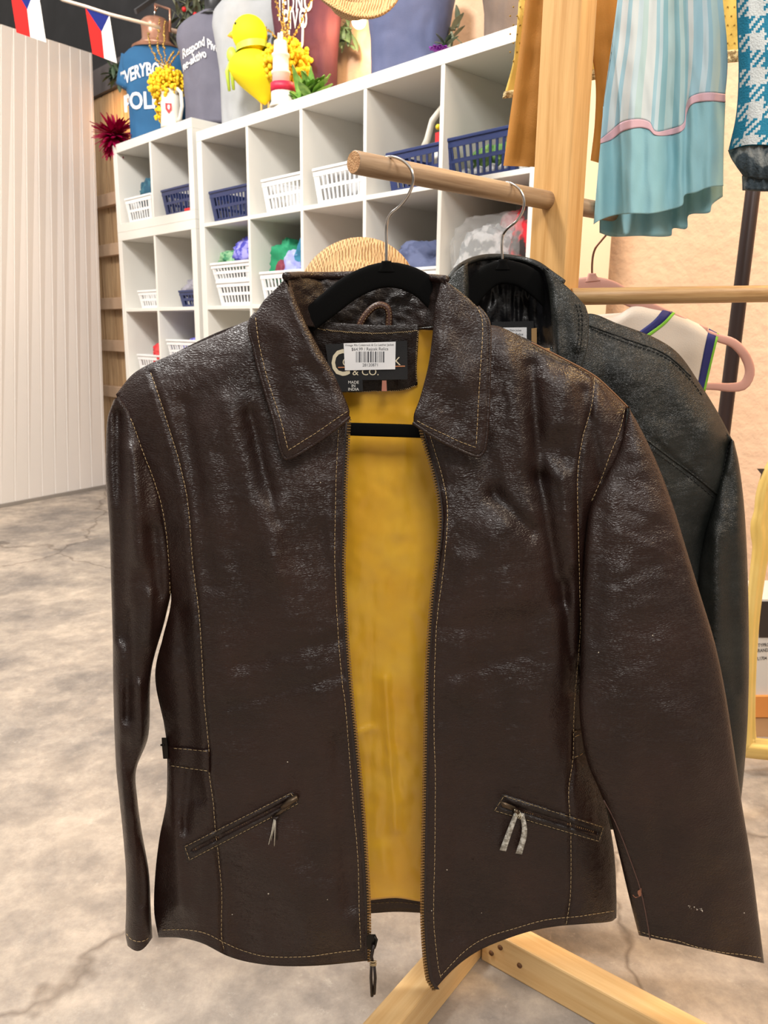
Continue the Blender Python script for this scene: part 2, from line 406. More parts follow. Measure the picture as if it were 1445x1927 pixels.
# ================================================================== THE SETTING
g = G(); g.box((-9, -4, -.1), (7, 9, 0)); fl = g.build('floor', concrete(), None, False); tag(fl, kind='structure')
STUCCO = mat('peach_stucco', (.66, .44, .29), .8, bump=(30, .55, .010), var=(3, (.70, .48, .33), .3, .7))
BLACKW = mat('black_paint', (.012, .012, .014), .55, bump=(4, .4, .01), var=(2.5, (.035, .034, .038), .45, .75))
WV = .43
WU = SH(585, 90, .43)[0]
g = G(); vs = [S(WU, WV, 0), S(4.2, WV, 0), S(4.2, WV, 4.2), S(WU, WV, 4.2)]
g.add(vs+[v+SN*.1 for v in vs], [(0,1,2,3),(7,6,5,4),(0,4,5,1),(1,5,6,2),(2,6,7,3),(3,7,4,0)])
tag(g.build('wall_right', STUCCO, None, False), kind='structure')
g = G(); vs = [S(-6, WV, 0), S(WU, WV, 0), S(WU, WV, 4.2), S(-6, WV, 4.2)]
g.add(vs+[v+SN*.1 for v in vs], [(0,1,2,3),(7,6,5,4),(0,4,5,1),(1,5,6,2),(2,6,7,3),(3,7,4,0)])
tag(g.build('wall_back', BLACKW, None, False), kind='structure')
# white ribbed partition on the left
pa = F(0, 955); pb = F(200, 917); dd = (pb-pa).normalized(); pb = pb; p0 = pa-dd*2.2
nn = V((dd.y, -dd.x, 0))
RIB = mat('white_beadboard', (.84, .79, .75), .55, var=(2, (.82, .78, .74), .3, .7))
g = G(); L_ = (pb-p0).length; T0 = P(0, 45, pa.y); T1 = P(173, 100, pb.y)
def TOP(a): return T0+(T1-T0)*((a-2.2)/(L_-2.2))
step = .088; x = 0; prof = []
while x < L_-.001:
    e = min(x+step, L_)
    prof += [(x, 0), (x+.004, -.006), (x+.009, 0)] ; x = e
prof.append((L_, 0))
ring = [[p0+dd*a+nn*b+V((0, 0, .012)) for a, b in prof], [TOP(a)+nn*b for a, b in prof]]
g.loft(ring, False, closed=False)
g.add([p0-nn*.04+V((0,0,.012)), pb-nn*.04+V((0,0,.012)), TOP(L_)-nn*.04, TOP(0)-nn*.04, p0+V((0,0,.012)), pb+V((0,0,.012)), TOP(L_), TOP(0)],
      [(0,3,2,1),(1,2,6,5),(3,7,6,2),(0,4,7,3),(0,1,5,4)])
pt = g.build('wall_left', RIB, None, False); tag(pt, kind='structure')
g = G(); g.box((0, 0, 0), (.001, .001, .001))
o = beam('baseboard_left', p0+nn*.006+V((0,0,.010)), pb+nn*.006+V((0,0,.010)), .014, .02, nn, mat('grey_metal_track', (.30, .27, .24), .5)); tag(o, kind='structure')

# wooden slat cladding: crates with vertical planks and horizontal battens on the back wall
PLK = wood('crate_wood', (.36, .21, .10), (.58, .38, .20), .35, .6)
for n_ in PLK.node_tree.nodes:
    if n_.type == 'MAPPING': n_.inputs['Scale'].default_value = (9, 9, .6)
BAT = mat('crate_batten', (.50, .34, .22), .6, var=(9, (.42, .27, .17), .3, .7))
def zat(px, py, v=.36): return SH(px, py, v)
u0 = SH(150, 400, .36)[0]; u1 = -1.03
ztop = SH(200, 172, .36)[1]
levels = [SH(205, y, .36)[1] for y in (172, 292, 372, 470, 572, 648, 760, 870)]
t = thing('wooden_slat_screen', S((u0+u1)/2, .36, 0), 'tall tan wooden slat screen between the white ribbed partition and the cube shelves', 'screen', YAW)
k = 0
u = u0-.4
while u < u1+.2:
    w = .145
    g = G(); g.box((u-(u0+u1)/2, .02, 0.0), (u+w-(u0+u1)/2, .038, ztop))
    bevel(g.build('plank', PLK, t, False, local=True), .003); u += w+.012
for z in [SH(205, y, .36)[1] for y in (378, 472, 572, 650, 735)]+[.12]:
    g = G(); g.box((u0-.4-(u0+u1)/2, -.03, z-.035), (u1+.2-(u0+u1)/2, .018, z+.035))
    bevel(g.build('batten', BAT, t, False, local=True), .003)
g = G(); g.box((u0-.4-(u0+u1)/2, -.005, ztop+.002), (u1+.2-(u0+u1)/2, .04, ztop+.14))
g.build('cap_board', mat('dark_board', (.10, .085, .085), .6), t, False, local=True)

# ================================================================== CUBE SHELVES
def cube_shelf(name, label, u0, v0, z0, cols, rows, D=.39, group=None):
    t = thing(name, S(u0, v0, z0), label, 'shelf', YAW, group)
    O, I, C_ = .0405, .016, .335
    Wd = 2*O+cols*C_+(cols-1)*I; H = 2*O+rows*C_+(rows-1)*I
    def bx(nm, a, b):
        g = G(); g.box(a, b); return bevel(g.build(nm, WHITE, t, False, local=True), .0015)
    bx('top_board', (0, 0, H-O), (Wd, D, H)); bx('base_board', (0, 0, 0), (Wd, D, O))
    bx('side_panel', (0, .0004, O), (O, D, H-O)); bx('side_panel', (Wd-O, .0004, O), (Wd, D, H-O))
    for c in range(1, cols):
        x = O+c*C_+(c-1)*I; bx('divider', (x, .001, O), (x+I, D, H-O))
    for r in range(1, rows):
        z = O+r*C_+(r-1)*I
        for c in range(cols):
            x = O+c*(C_+I); bx('shelf_board', (x, .0015, z), (x+C_, D-.001, z+I))
    g = G(); g.box((O*.5, D-.004, O*.5), (Wd-O*.5, D, H-O*.5)); g.build('back_board', WHITE, t, False, local=True)
    return t, Wd, H
cube_shelf('cube_shelf', 'large white five by five cube shelf full of baskets behind the leather jackets', 0, 0, 0, 5, 5)
LV = -.0; LU = -.80
cube_shelf('cube_shelf', 'tall narrow white cube shelf at the left end under the small two-cube unit', LU, LV, 0, 2, 4)
cube_shelf('cube_shelf', 'small two-cube white shelf unit stacked on top of the narrow shelf', LU, LV, 1.4692, 2, 1)
def cell(unit, c, r):
    """centre u of column c, floor z of row r counted from the top"""
    O, I, C_ = .0405, .016, .335
    if unit == 'big': return O+c*(C_+I)+C_/2, 1.82-O-(r+1)*C_-r*I
    if r == 0: return LU+O+c*(C_+I)+C_/2, 1.4692+O
    r -= 1; return LU+O+c*(C_+I)+C_/2, 1.469-O-(r+1)*C_-r*I
# ------------------------------------------------------------------ baskets
def basket(u, v, z, w, d, h, m, label, rz=0, group='plastic baskets in the cube shelves', flare=.86):
    t = thing('basket', S(u, v, z), label, 'basket', YAW+rz, group)
    g = G(); rt = [(-w/2, -d/2), (w/2, -d/2), (w/2, d/2), (-w/2, d/2)]; rb = [(x*flare, y*flare) for x, y in rt]
    g.box((-w/2*flare, -d/2*flare, 0), (w/2*flare, d/2*flare, .003))
    for k in range(4):
        a, b = rt[k], rt[(k+1) % 4]; c, e = rb[k], rb[(k+1) % 4]
        side = V((b[0]-a[0], b[1]-a[1], 0)); L_ = side.length; n = int(L_/.025)
        def pt(s, f):  # s along, f height 0..1
            x0 = c[0]+(e[0]-c[0])*s; y0 = c[1]+(e[1]-c[1])*s; x1 = a[0]+(b[0]-a[0])*s; y1 = a[1]+(b[1]-a[1])*s
            return V((x0+(x1-x0)*f, y0+(y1-y0)*f, h*f))
        for i in range(n+1):
            s = i/n; wd = .0095 if 0 < i < n else .024
            s2 = min(max(s, .012/L_*1), 1-.012/L_)
            g.bar(pt(s2, 0), pt(s2, 1), wd, .0022, side)
        for f, hh in ((.06, .018), (.50, .012), (.90, .022)):
            g.bar(pt(0, f), pt(1, f), hh, .0026, V((0, 0, 1)))
    g.build('basket_wall', m, t, False, local=True)
    g = G()
    for k in range(4):
        a, b = rt[k], rt[(k+1) % 4]
        g.bar((a[0], a[1], h), (b[0], b[1], h), .010, .009, V((0, 0, 1)))
    bevel(g.build('rim', m, t, False, local=True), .002)
    return t
def cloth(u, v, z, w, d, h, m, label, seed, name='folded_shirt', group=None, amp=.35):
    g = G(); rnd = random.Random(seed)
    def fn(q):
        n1 = nz(q.x*1.6+seed, q.y*1.6, q.z*1.6); n2 = abs(nz(q.x*3+seed, q.y*3, q.z*6+n1*3)); n3 = abs(nz(q.x*7, q.y*7+seed, q.z*9+n1*4))
        r = 1.16+amp*.7*n1-amp*.9*n2-.16*n3
        z_ = q.z*r
        sx = math.copysign(abs(q.x)**.75, q.x)*r; sy = math.copysign(abs(q.y)**.75, q.y)*r
        return V((sx, sy, max(-.75, z_)))
    g.ball((0, 0, .375*h), 1, 48, 0, (w/2*.95, d/2*.95, h/2), fn)
    zmin = min(p.z for p in g.v)
    for p in g.v: p.z -= zmin
    o = g.build(name, m, None, True); o.location = S(u, v, z); o.rotation_euler = (0, 0, YAW+rnd.uniform(-.15, .15))
    return tag(o, label, 'clothes', group)
def cm(name, c1, c2, sc=22, lo=.46, hi=.56): return mat(name, c1, .8, var=(sc, c2, lo, hi), bump=(300, .4, .002))
# left unit
u, z = cell('l', 0, 0)
basket(u-.01, .115, z, .27, .19, .115, WPLAST, 'white basket on the top left cube holding dark teal shirts')
cloth(u-.0, .125, z+.075, .25, .15, .15, cm('dark_teal_cloth', (.012, .07, .12), (.03, .12, .17)), 'dark teal shirt crumpled in the white basket of the top left cube', 1)
u, z = cell('l', 1, 0)
basket(u+.01, .125, z, .28, .20, .115, NAVY, 'navy basket in the small two-cube unit beside the white basket')
u, z = cell('l', 0, 1)
basket(u+.02, .13, z, .24, .18, .085, WPLAST, 'short empty white basket in the narrow shelf, second row')
u, z = cell('l', 1, 1)
basket(u+.04, .15, z, .22, .18, .075, NAVY, 'low navy basket under grey cloth in the narrow shelf')
cloth(u+.03, .15, z+.045, .22, .17, .105, cm('grey_cloth', (.20, .19, .22), (.30, .29, .33)), 'grey shirt heaped on the low navy basket in the narrow shelf', 2)
u, z = cell('l', 0, 2)
basket(u+.0, .13, z, .27, .19, .115, WPLAST, 'white basket with red cloth, third row of the narrow shelf')
cloth(u+.07, .12, z+.07, .18, .17, .12, cm('red_cloth', (.55, .02, .03), (.65, .06, .06)), 'red cloth piled on a white basket low in the narrow shelf', 3)
u, z = cell('l', 1, 2)
basket(u+.0, .13, z, .29, .2, .10, mat('pale_blue_plastic', (.35, .42, .68), .4), 'pale blue basket at the bottom of two stacked ones in the narrow shelf')
basket(u+.0, .13, z+.095, .30, .21, .10, WPLAST, 'white basket stacked on the pale blue basket in the narrow shelf')
cloth(u+.04, .13, z+.13, .25, .17, .09, cm('violet_blue_cloth', (.10, .10, .52), (.30, .28, .70)), 'violet blue shirt in the stacked white basket of the narrow shelf', 4)
# big unit row 1
u, z = cell('big', 0, 0)
basket(u-.0, .125, z, .30, .21, .125, NAVY, 'navy basket in the top left cube of the large shelf')
u, z = cell('big', 1, 0)
basket(u+.035, .12, z, .285, .20, .125, WPLAST, 'empty white basket in the top row, second cube of the large shelf')
u, z = cell('big', 2, 0)
basket(u+.005, .125, z, .285, .20, .125, WPLAST, 'white basket heaped with white bundles in the top row of the large shelf')
for k in range(5):
    g = G(); g.ball((0, 0, .022), 1, 14, 0, (.045, .045, .024), lambda q, k=k: q*(1+.25*nz(q.x*3+k*5, q.y*3, q.z*3)))
    o = g.build('white_bundle', mat('white_cotton', (.82, .80, .78), .8, bump=(80, .6, .004)), None)
    o.location = S(u-.09+.045*k, .10+.03*(k % 2), z+.095); tag(o, 'small white bundle lying in the heaped white basket of the top row', 'bundle', 'white bundles in the top row basket')
u, z = cell('big', 3, 0)
basket(u+.03, .135, z, .27, .20, .125, NAVY, 'navy basket with a white looped handle sticking out, behind the dowel end')
u, z = cell('big', 4, 0)
basket(u-.04, .13, z, .29, .21, .125, NAVY, 'navy basket holding green and white items, beside the mustard trousers')
for k in range(9):
    g = G(); g.ball((0, 0, .02), 1, 10, 0, (.02, .02, .02))
    o = g.build('white_egg', WPLAST, None); o.location = S(u-.13+.027*k, .07+.02*(k % 2), z+.006); tag(o, 'small white ball at the bottom of the navy basket beside the mustard trousers', 'ball', 'white balls in the navy basket')
for k in range(4):
    cloth(u-.09+.05*k, .13+.02*(k % 2), z+.045, .085, .10, .075, cm('green_leaf_cloth', (.10, .22, .05), (.22, .36, .10)), 'leafy green bundle in the navy basket beside the mustard trousers', 20+k, 'green_bundle', 'green bundles in the navy basket')
# looped white handle object
u, z = cell('big', 3, 0)
t = thing('white_mug', S(u+.07, .13, z+.01), 'white mug with large loop handle lying in the navy basket behind the dowel', 'mug', YAW)
g = G(); g.lathe([(.03, 0), (.052, .01), (.055, .10), (.048, .102), (.045, .02), (.0, .015)], (.02, 0, .02), 20)
g.build('body', mat('cream_ceramic', (.80, .76, .66), .3), t, local=True)
g = G(); g.tube([(-.10, 0, .13), (-.075, 0, .165), (-.045, -.01, .215), (-.005, -.01, .245), (.035, 0, .235), (.05, 0, .20), (.045, 0, .16), (.0, 0, .145), (-.06, 0, .135), (-.10, 0, .13)], .011, 10)
g.build('handle', MATS['cream_ceramic'], t, local=True)
g = G(); g.box((.03, -.075, .12), (.085, -.055, .155)); g.build('crest', mat('red_paint', (.65, .015, .02), .5), t, False, local=True)
g = G(); g.ball((-.0, -.03, .185), .009, 8); g.build('yellow_bead', mat('yellow_paint', (.85, .6, .02), .5), t, local=True)
# row 2
u, z = cell('big', 0, 1)
basket(u+.02, .13, z, .29, .21, .10, WPLAST, 'lower white basket of the pair stacked in the large shelf, left column')
basket(u+.0, .12, z+.103, .30, .21, .075, WPLAST, 'upper white basket of the stacked pair, heaped with green and blue shirts')
cloth(u-.05, .11, z+.16, .19, .16, .09, cm('green_cloth', (.03, .20, .09), (.25, .45, .25)), 'green shirt on the stacked white baskets of the large shelf', 5)
cloth(u+.06, .12, z+.175, .21, .16, .125, cm('royal_purple_cloth', (.06, .06, .42), (.35, .33, .75), 30), 'blue violet patterned shirt on top of the stacked white baskets', 6)
u, z = cell('big', 1, 1)
basket(u+.01, .13, z, .30, .21, .125, WPLAST, 'white basket heaped with green, lilac and teal shirts beside the stacked baskets')
cloth(u-.065, .125, z+.09, .15, .14, .18, cm('bright_green_cloth', (.01, .25, .11), (.04, .36, .18), 12), 'bright green shirt spilling from the white basket left of the lilac shirt', 7)
cloth(u+.03, .085, z+.10, .12, .09, .12, cm('lilac_cloth', (.30, .32, .68), (.42, .45, .78)), 'lilac shirt in the middle of the heaped white basket', 8)
cloth(u+.11, .13, z+.10, .15, .15, .20, cm('teal_blue_cloth', (.02, .15, .26), (.04, .22, .34)), 'teal blue shirt at the right of the heaped white basket', 9)
cloth(u-.02, .055, z+.10, .06, .05, .08, cm('maroon_cloth', (.20, .03, .05), (.26, .05, .07)), 'maroon scrap of cloth between the green and lilac shirts', 10)
u, z = cell('big', 2, 1)
cloth(u-.02, .14, z, .22, .18, .15, cm('pink_print_cloth', (.70, .60, .58), (.45, .20, .22), 60), 'pale printed cloth in the third cube, beside the straw hat', 11)
u, z = cell('big', 3, 1)
basket(u+.02, .13, z, .28, .20, .10, WPLAST, 'white basket under slate blue cloth, behind the jacket collars')
cloth(u+.0, .13, z+.06, .27, .18, .15, cm('slate_blue_cloth', (.06, .075, .15), (.10, .12, .22), 14), 'slate blue shirt heaped behind the two jacket collars', 12)
u, z = cell('big', 4, 1)
t = cloth(u-.05, .13, z, .22, .22, .24, cm('white_print_cloth', (.78, .80, .82), (.35, .38, .40), 26), 'white patterned shirt folded in a clear bag behind the black jacket', 13, amp=.22)
cloth(u+.10, .15, z+.06, .12, .18, .24, cm('red_black_cloth', (.62, .01, .02), (.03, .02, .02), 18), 'red and black garment beside the clear bag in the right column', 14, amp=.2)
cloth(u+.02, .18, z+.18, .16, .10, .10, cm('pink_red_cloth', (.72, .25, .28), (.8, .6, .6), 18), 'pinkish red cloth on top of the clear bag in the right column', 15, amp=.2)
m = mat('clear_plastic', (.9, .9, .9), .12, alpha=.22, bump=(40, .8, .01))
g = G(); g.ball((0, 0, .11), 1, 40, 0, (.145, .125, .125), lambda q: V((math.copysign(abs(q.x)**.6, q.x), math.copysign(abs(q.y)**.6, q.y), math.copysign(abs(q.z)**.6, q.z)))*(1+.10*nz(q.x*5, q.y*5, q.z*5)))
zm = min(p.z for p in g.v)
for p in g.v: p.z -= zm
o = g.build('clear_bag', m, None); o.location = S(u-.03, .135, z+.001); o.rotation_euler = (0, 0, YAW); tag(o, 'clear plastic bag around the white patterned shirt in the right column', 'bag')
# red card on the stacked unit
g = G(); g.box((-.045, -.02, 0), (.045, .03, .012)); o = g.build('red_card', MATS['red_paint'], None, False)
o.location = S(LU+.72, .002+.02, 1.4692+.0405); o.rotation_euler = (0, 0, YAW); tag(o, 'small red box on the front edge of the two-cube unit', 'box')

# ================================================================== SHIRTS ON THE SHELF TOP
def pxm(px, v):  # metres of u per pixel at this column
    return SH(px+.5, 150, v)[0]-SH(px-.5, 150, v)[0]
def form_shirt(pl, pr, ptop, zb, v, m, label, formm, seed, text=(), neck=True, sleeves=True, crew=None, group=None, nk=.34):
    uc = SH((pl+pr)/2, 150, v)[0]; c0 = S(uc, v, zb); W_ = (pr-pl)/FPX*c0.y*1.03
    zt = P((pl+pr)/2, ptop, c0.y).z; H = zt-zb
    t = thing('t_shirt', c0, label, 'shirt', math.atan2(-c0.x, c0.y)-.22, group)
    hw = W_/2/(1.10 if sleeves else 1.0)
    prof = [(0, .86), (.06, .84), (.25, .84), (.45, .86), (.62, .93), (.76, 1.0), (.86, .97), (.93, .78), (.98, .50), (1.0, .36)]
    D_ = hw*.55; n = 56; rings = []
    def ring(f, s, shrink=1):
        r = []
        for k in range(n):
            a = 2*math.pi*k/n; c, s_ = math.cos(a), math.sin(a)
            x = math.copysign(abs(c)**.8, c)*hw*s*shrink
            dd_ = D_*(1 if f < .8 else 1-.35*(f-.8)/.2)
            fold = .010*(1-f)**1.3*math.sin(x/hw*11+seed+4*f)+.012*nz(x*14+seed, f*5, s_)
            y = math.copysign(abs(s_)**.8, s_)*dd_*shrink-abs(fold)*(1 if s_ < 0 else -1)
            r.append(V((x, y, H*f)))
        return r
    fr = [i/40 for i in range(41)]
    for f in fr:
        for (a, b) in zip(prof, prof[1:]):
            if a[0] <= f <= b[0]: s = a[1]+(b[1]-a[1])*(f-a[0])/(b[0]-a[0]); break
        rings.append(ring(f, s))
    g = G(); g.loft(rings, True)
    g.build('shirt_body', m, t, local=True)
    def ysurf(x, zz):
        f = min(.999, max(0, zz/H)); i = int(f*40)
        best = min((p for p in rings[i] if p.y < 0), key=lambda p: abs(p.x-x))
        best2 = min((p for p in rings[min(40, i+1)] if p.y < 0), key=lambda p: abs(p.x-x))
        return min(best.y, best2.y)
    if sleeves:
        for sgn in (-1, 1):
            g = G(); rr = []
            for i in range(9):
                q = i/8; cx_ = sgn*hw*(.78+.14*q); cz = H*(.86-.30*q); rad = .050*(1+.25*q)*(hw/.17)
                rr.append([V((cx_+rad*.75*math.cos(2*math.pi*k/20), rad*math.sin(2*math.pi*k/20)*.9, cz+rad*.65*math.cos(2*math.pi*k/20)*-sgn*-.6)) for k in range(20)])
            g.loft(rr, True); g.build('sleeve', m, t, local=True)
    if neck:
        g = G(); r0 = hw*nk
        g.lathe([(r0*1.5, H*.955), (r0*1.05, H*1.0), (r0*.85, H*1.04), (r0*.85, H*1.13), (r0*.9, H*1.20), (r0*.70, H*1.235), (0.001, H*1.24)], (0, 0, 0), 24)
        o = g.build('torso_form', formm, t, local=True)
    if crew:
        g = G(); r0 = hw*.40
        g.tube([(r0*math.cos(a), -D_*.72*max(0, math.sin(a))*1.15-.01, H*(.99-.075*max(0, math.sin(a)))) for a in [math.pi*i/16 for i in range(17)]], .008, 8)
        g.build('neckband', crew, t, local=True)
    for (s, x0, z0, h, xs, tm, bold) in text:
        vs, fs = text_geo(s, h, (xs, 1), bold); out = []
        for (x, y) in vs:
            X = x0+x; Z = z0+y; out.append(V((X, ysurf(X, Z)-.004, Z)))
        mesh('lettering', out, fs, tm, t, False, local=True)
    return t, hw, H, ysurf
WPRINT = mat('white_print', (.85, .84, .83), .6); BPRINT = mat('black_print', (.01, .01, .01), .6)
COPPER = mat('copper_form', (.45, .22, .14), .28, metal=.35)
t1, hw, H, ys = form_shirt(234, 360, 84, 1.891, .20, cm('polka_blue', (.014, .095, .22), (.018, .115, .26), 6, .3, .7), 'deep blue T-shirt with white lettering on a copper torso form above the narrow shelf', COPPER, 1, nk=.46,
    text=[('EVERYBODY', .0, .0, .001, 1, WPRINT, .0)][:0])
for s, zf, h, xs, xo in (('EVERYBODY', .60, .080, .62, -.034), ('POLKA', .33, .105, .82, -.034)):
    vs, fs = text_geo(s, h, (xs, 1), .03); out = []
    for x, y in vs:
        X = max(-hw*.98, min(hw*.98, x+xo)); Z = H*zf+y+ (.02*math.cos(X*14) if s[0] == 'E' else 0); out.append(V((X, ys(max(-hw*.9, min(hw*.9, X)), Z)-.004, Z)))
    mesh('lettering', out, fs, WPRINT, t1, False, local=True)
g = G(); Hh = H*1.24
g.tube([(0, 0, Hh), (0, 0, Hh+.03), (.012, 0, Hh+.045), (.02, 0, Hh+.06)], .005, 8); g.build('hook', STEEL, t1, local=True)
t2, hw, H, ys = form_shirt(345, 478, 28, 1.892, .20, cm('heather_mauve', (.115, .11, .145), (.145, .14, .18), 10, .3, .7), 'heather grey-mauve T-shirt with two white lines of script, on a black torso form', mat('black_form', (.012, .012, .014), .35), 2, sleeves=False)
for s, zf, h, x0, ang in (('Respond Pivo', .60, .050, -.055, 0), ('ne-aktivo', .50, .050, -.085, 0)):
    vs, fs = text_geo(s, h, (.62, 1), .02); out = []
    for x, y in vs:
        X = x0+x; Z = H*zf+y+(.028-abs(X+.04)*.45); X = max(-hw*.95, min(hw*.95, X)); out.append(V((X, ys(X, Z)-.004, Z)))
    mesh('lettering', out, fs, WPRINT, t2, False, local=True)
t3, hw, H, ys = form_shirt(413, 560, -14, 1.8205, .225, cm('light_grey_knit', (.33, .34, .35), (.40, .41, .42), 10, .3, .7), 'light grey T-shirt with a black neckband and bold black print, behind the yellow chick', mat('peach_form', (.62, .38, .27), .4), 3, crew=mat('charcoal_rib', (.03, .03, .035), .8), sleeves=False)
for s, zf, h, x0 in (('POLKO', .55, .075, .035), ('8&', .44, .09, .05)):
    vs, fs = text_geo(s, h, (.70, 1), .03); out = []
    for x, y in vs:
        X = x0+x; X = max(-hw*.95, min(hw*.95, X)); Z = H*zf+y; out.append(V((X, ys(X, Z)-.004, Z)))
    mesh('lettering', out, fs, BPRINT, t3, False, local=True)
t4, hw, H, ys = form_shirt(520, 637, -60, 1.8205, .26, cm('maroon_knit', (.065, .012, .024), (.088, .018, .034), 10, .3, .7), 'maroon T-shirt with tall white lettering above a beer mug outline', COPPER, 4, sleeves=False)
zz = lambda y: P(565, y, t4.location.y-.06).z-1.8205
for s, y0, h, xs, x0 in (('JEDNO', 26, .088, .46, -.028), ('PIVO', 57, .088, .46, -.028)):
    vs, fs = text_geo(s, h, (xs, 1.1), .02, spacing=1.15); out = []
    for x, y in vs:
        X = x0+x; Z = zz(y0)+y; out.append(V((X, ys(X, Z)-.004, Z)))
    mesh('lettering', out, fs, WPRINT, t4, False, local=True)
g = G(); z1, z0 = zz(60), zz(96)
pp = [(-.055, z1), (-.053, z0+.01), (-.046, z0), (-.01, z0), (.0, z0+.01), (.003, z1+.05)]
g.tube([V((x, ys(x, z)-.005, z)) for x, z in [cr(pp, i/30) for i in range(31)]], .0045, 6); g.build('mug_outline', WPRINT, t4, local=True)
t5, *_ = form_shirt(694, 843, -60, 1.8205, .22, cm('heather_blue', (.065, .08, .16), (.09, .105, .20), 12, .3, .7), 'heather slate blue T-shirt standing on the shelf top right of the glowing bulb', COPPER, 5, sleeves=False)
t6, *_ = form_shirt(905, 1060, -90, 1.8205, .24, cm('taupe_knit', (.12, .085, .065), (.16, .115, .09), 12, .3, .7), 'taupe brown T-shirt at the right end of the shelf top', COPPER, 6, sleeves=False)
# plain dark rod between the last shirts
a = S(SH(866, 40, .25)[0], .30, 1.8205); rod('display_pole', a, a+V((0, 0, .75)), .013, mat('brown_metal', (.16, .09, .07), .5)); tag(bpy.data.objects['display_pole'], 'thin brown pole between the slate blue and taupe T-shirts', 'pole')

# ------------------------------------------------------------------ ornaments on the shelf top
CER = MATS['cream_ceramic']
def curls(g, c, R, n, seed, r=.010):
    rnd = random.Random(seed)
    for k in range(n):
        d = V((rnd.gauss(0, 1), rnd.gauss(0, 1), rnd.gauss(0, .9))).normalized()*R*rnd.uniform(.55, 1); d.z *= .9
        g.ball(V(c)+d, r*rnd.uniform(.6, 1.2), 6, 0)
YFL = mat('mimosa_yellow', (.85, .50, .005), .7, var=(60, (.92, .66, .02), .4, .6))
GLIT = mat('gold_glitter', (.60, .38, .10), .25, metal=.8, bump=(300, 1, .004))
def sprig(parent, p, q, bend, seed):
    rnd = random.Random(seed); p = V(p); q = V(q); mid = (p+q)/2+V(bend); pts = [tuple(p), tuple(mid), tuple(q)]; g = G()
    g.tube([cr(pts, i/14) for i in range(15)], .0016, 5)
    for i in range(3, 22): 
        c = V(cr(pts, i/22)); g.ball(c+V((rnd.uniform(-.003, .003),)*3), rnd.uniform(.0035, .006), 6)
    g.build('glitter_sprig', GLIT, parent, local=True)
def bouquet(px, py, zc, v, R, label, sprigs, seed, hang=True):
    u = SH(px, py, v)[0]; t = thing('bouquet', S(u, v, zc), label, 'flowers', YAW)
    g = G(); curls(g, (0, 0, 0), R, 620, seed, R*.10)
    for k in range(3 if hang else 0): 
        curls(g, (-R*.65, -.01, -R*(.7+.35*k)), R*.3, 40, seed+k+3, R*.08)
    g.build('blossom', YFL, t, local=True)
    for i, (dx, dz, bx_) in enumerate(sprigs): sprig(t, (0, 0, R*.6), (dx, .0, dz), (bx_, -.01, 0), seed+i)
    return t, u
um, zm = SH(322, 237, .05)
t = thing('beer_mug', S(um, .055, 1.8912), 'cream ceramic mug with a small red crest, in front of the deep blue T-shirt', 'mug', YAW)
k_ = pxm(320, .05)
g = G(); R_ = .050; Hm = .158
g.lathe([(R_, 0), (R_*1.02, .005), (R_*.92, .07), (R_*.98, Hm), (R_*.90, Hm+.002), (R_*.86, .08), (R_*.8, .02), (.001, .018)], (0, 0, 0), 28); g.build('body', CER, t, local=True)
g = G(); g.tube([(R_*.9, 0, Hm*.9), (R_*1.3, 0, Hm*.98), (R_*1.85, 0, Hm*.85), (R_*1.95, 0, Hm*.5), (R_*1.5, 0, Hm*.2), (R_*.92, 0, Hm*.15)], .0085, 10); g.build('handle', CER, t, local=True)
g = G(); cc = [(-.014, .02), (.014, .02), (.014, -.006), (0, -.024), (-.014, -.006)]
g.add([V((x-.012, -R_*.955-.002, z+.075)) for x, z in cc], [(0, 1, 2, 3, 4)]); g.add([V((x*.6-.012, -R_*.955-.004, z*.6+.077)) for x, z in [(-.006, .016), (.008, .018), (.010, .0), (.002, -.018), (-.008, -.004)]], [(0, 1, 2, 3, 4)], 1)
rc = Matrix.Rotation(.25-YAW, 4, 'Z'); g.v = [rc @ p for p in g.v]; g.build('crest', [MATS['red_paint'], WPRINT], t, False, local=True)
bouquet(317, 180, 1.8912+.185, .055, .088, 'bunch of yellow mimosa with gold glitter sprigs in the crested mug', [(-.17, .26, -.02), (-.05, .29, -.03), (-.005, .27, .0), (.13, .12, .0), (.07, .13, -.01)], 11)
# white tower vase with red band
uv_ = SH(533, 190, .045)[0]
t = thing('tower_vase', S(uv_, .045, 1.8205), 'white tower-shaped vase with a red band, right of the yellow chick', 'vase', YAW)
g = G(); g.lathe([(.052, 0), (.054, .006), (.046, .02), (.046, .055)], (0, 0, 0), 24); g.lathe([(.034, .083), (.033, .12), (.037, .122), (.037, .13), (.031, .133), (.030, .18), (.034, .183), (.034, .19), (.027, .195), (.024, .235), (.001, .237)], (-.012, 0, 0), 24)
g.build('body', CER, t, local=True)
g = G(); g.lathe([(.048, .055), (.048, .085), (.036, .087)], (0, 0, 0), 24); g.build('red_band', mat('crimson_paint', (.55, .01, .05), .5), t, local=True)
for dx in (-.010, .008):
    g = G(); g.lathe([(.005, .232), (.005, .265), (.001, .266)], (-.012+dx, 0, 0), 10); g.build('prong', CER, t, local=True)
bouquet(541, 118, SH(541, 122, .13)[1], .13, .100, 'large curly yellow flower bunch with gold sprigs behind the tower vase', [(-.26, .22, .03), (-.09, .30, .01), (.0, .30, -.01), (.02, .20, .01), (.17, .21, .03), (-.30, .16, .0), (-.16, .10, .02)], 31, False)
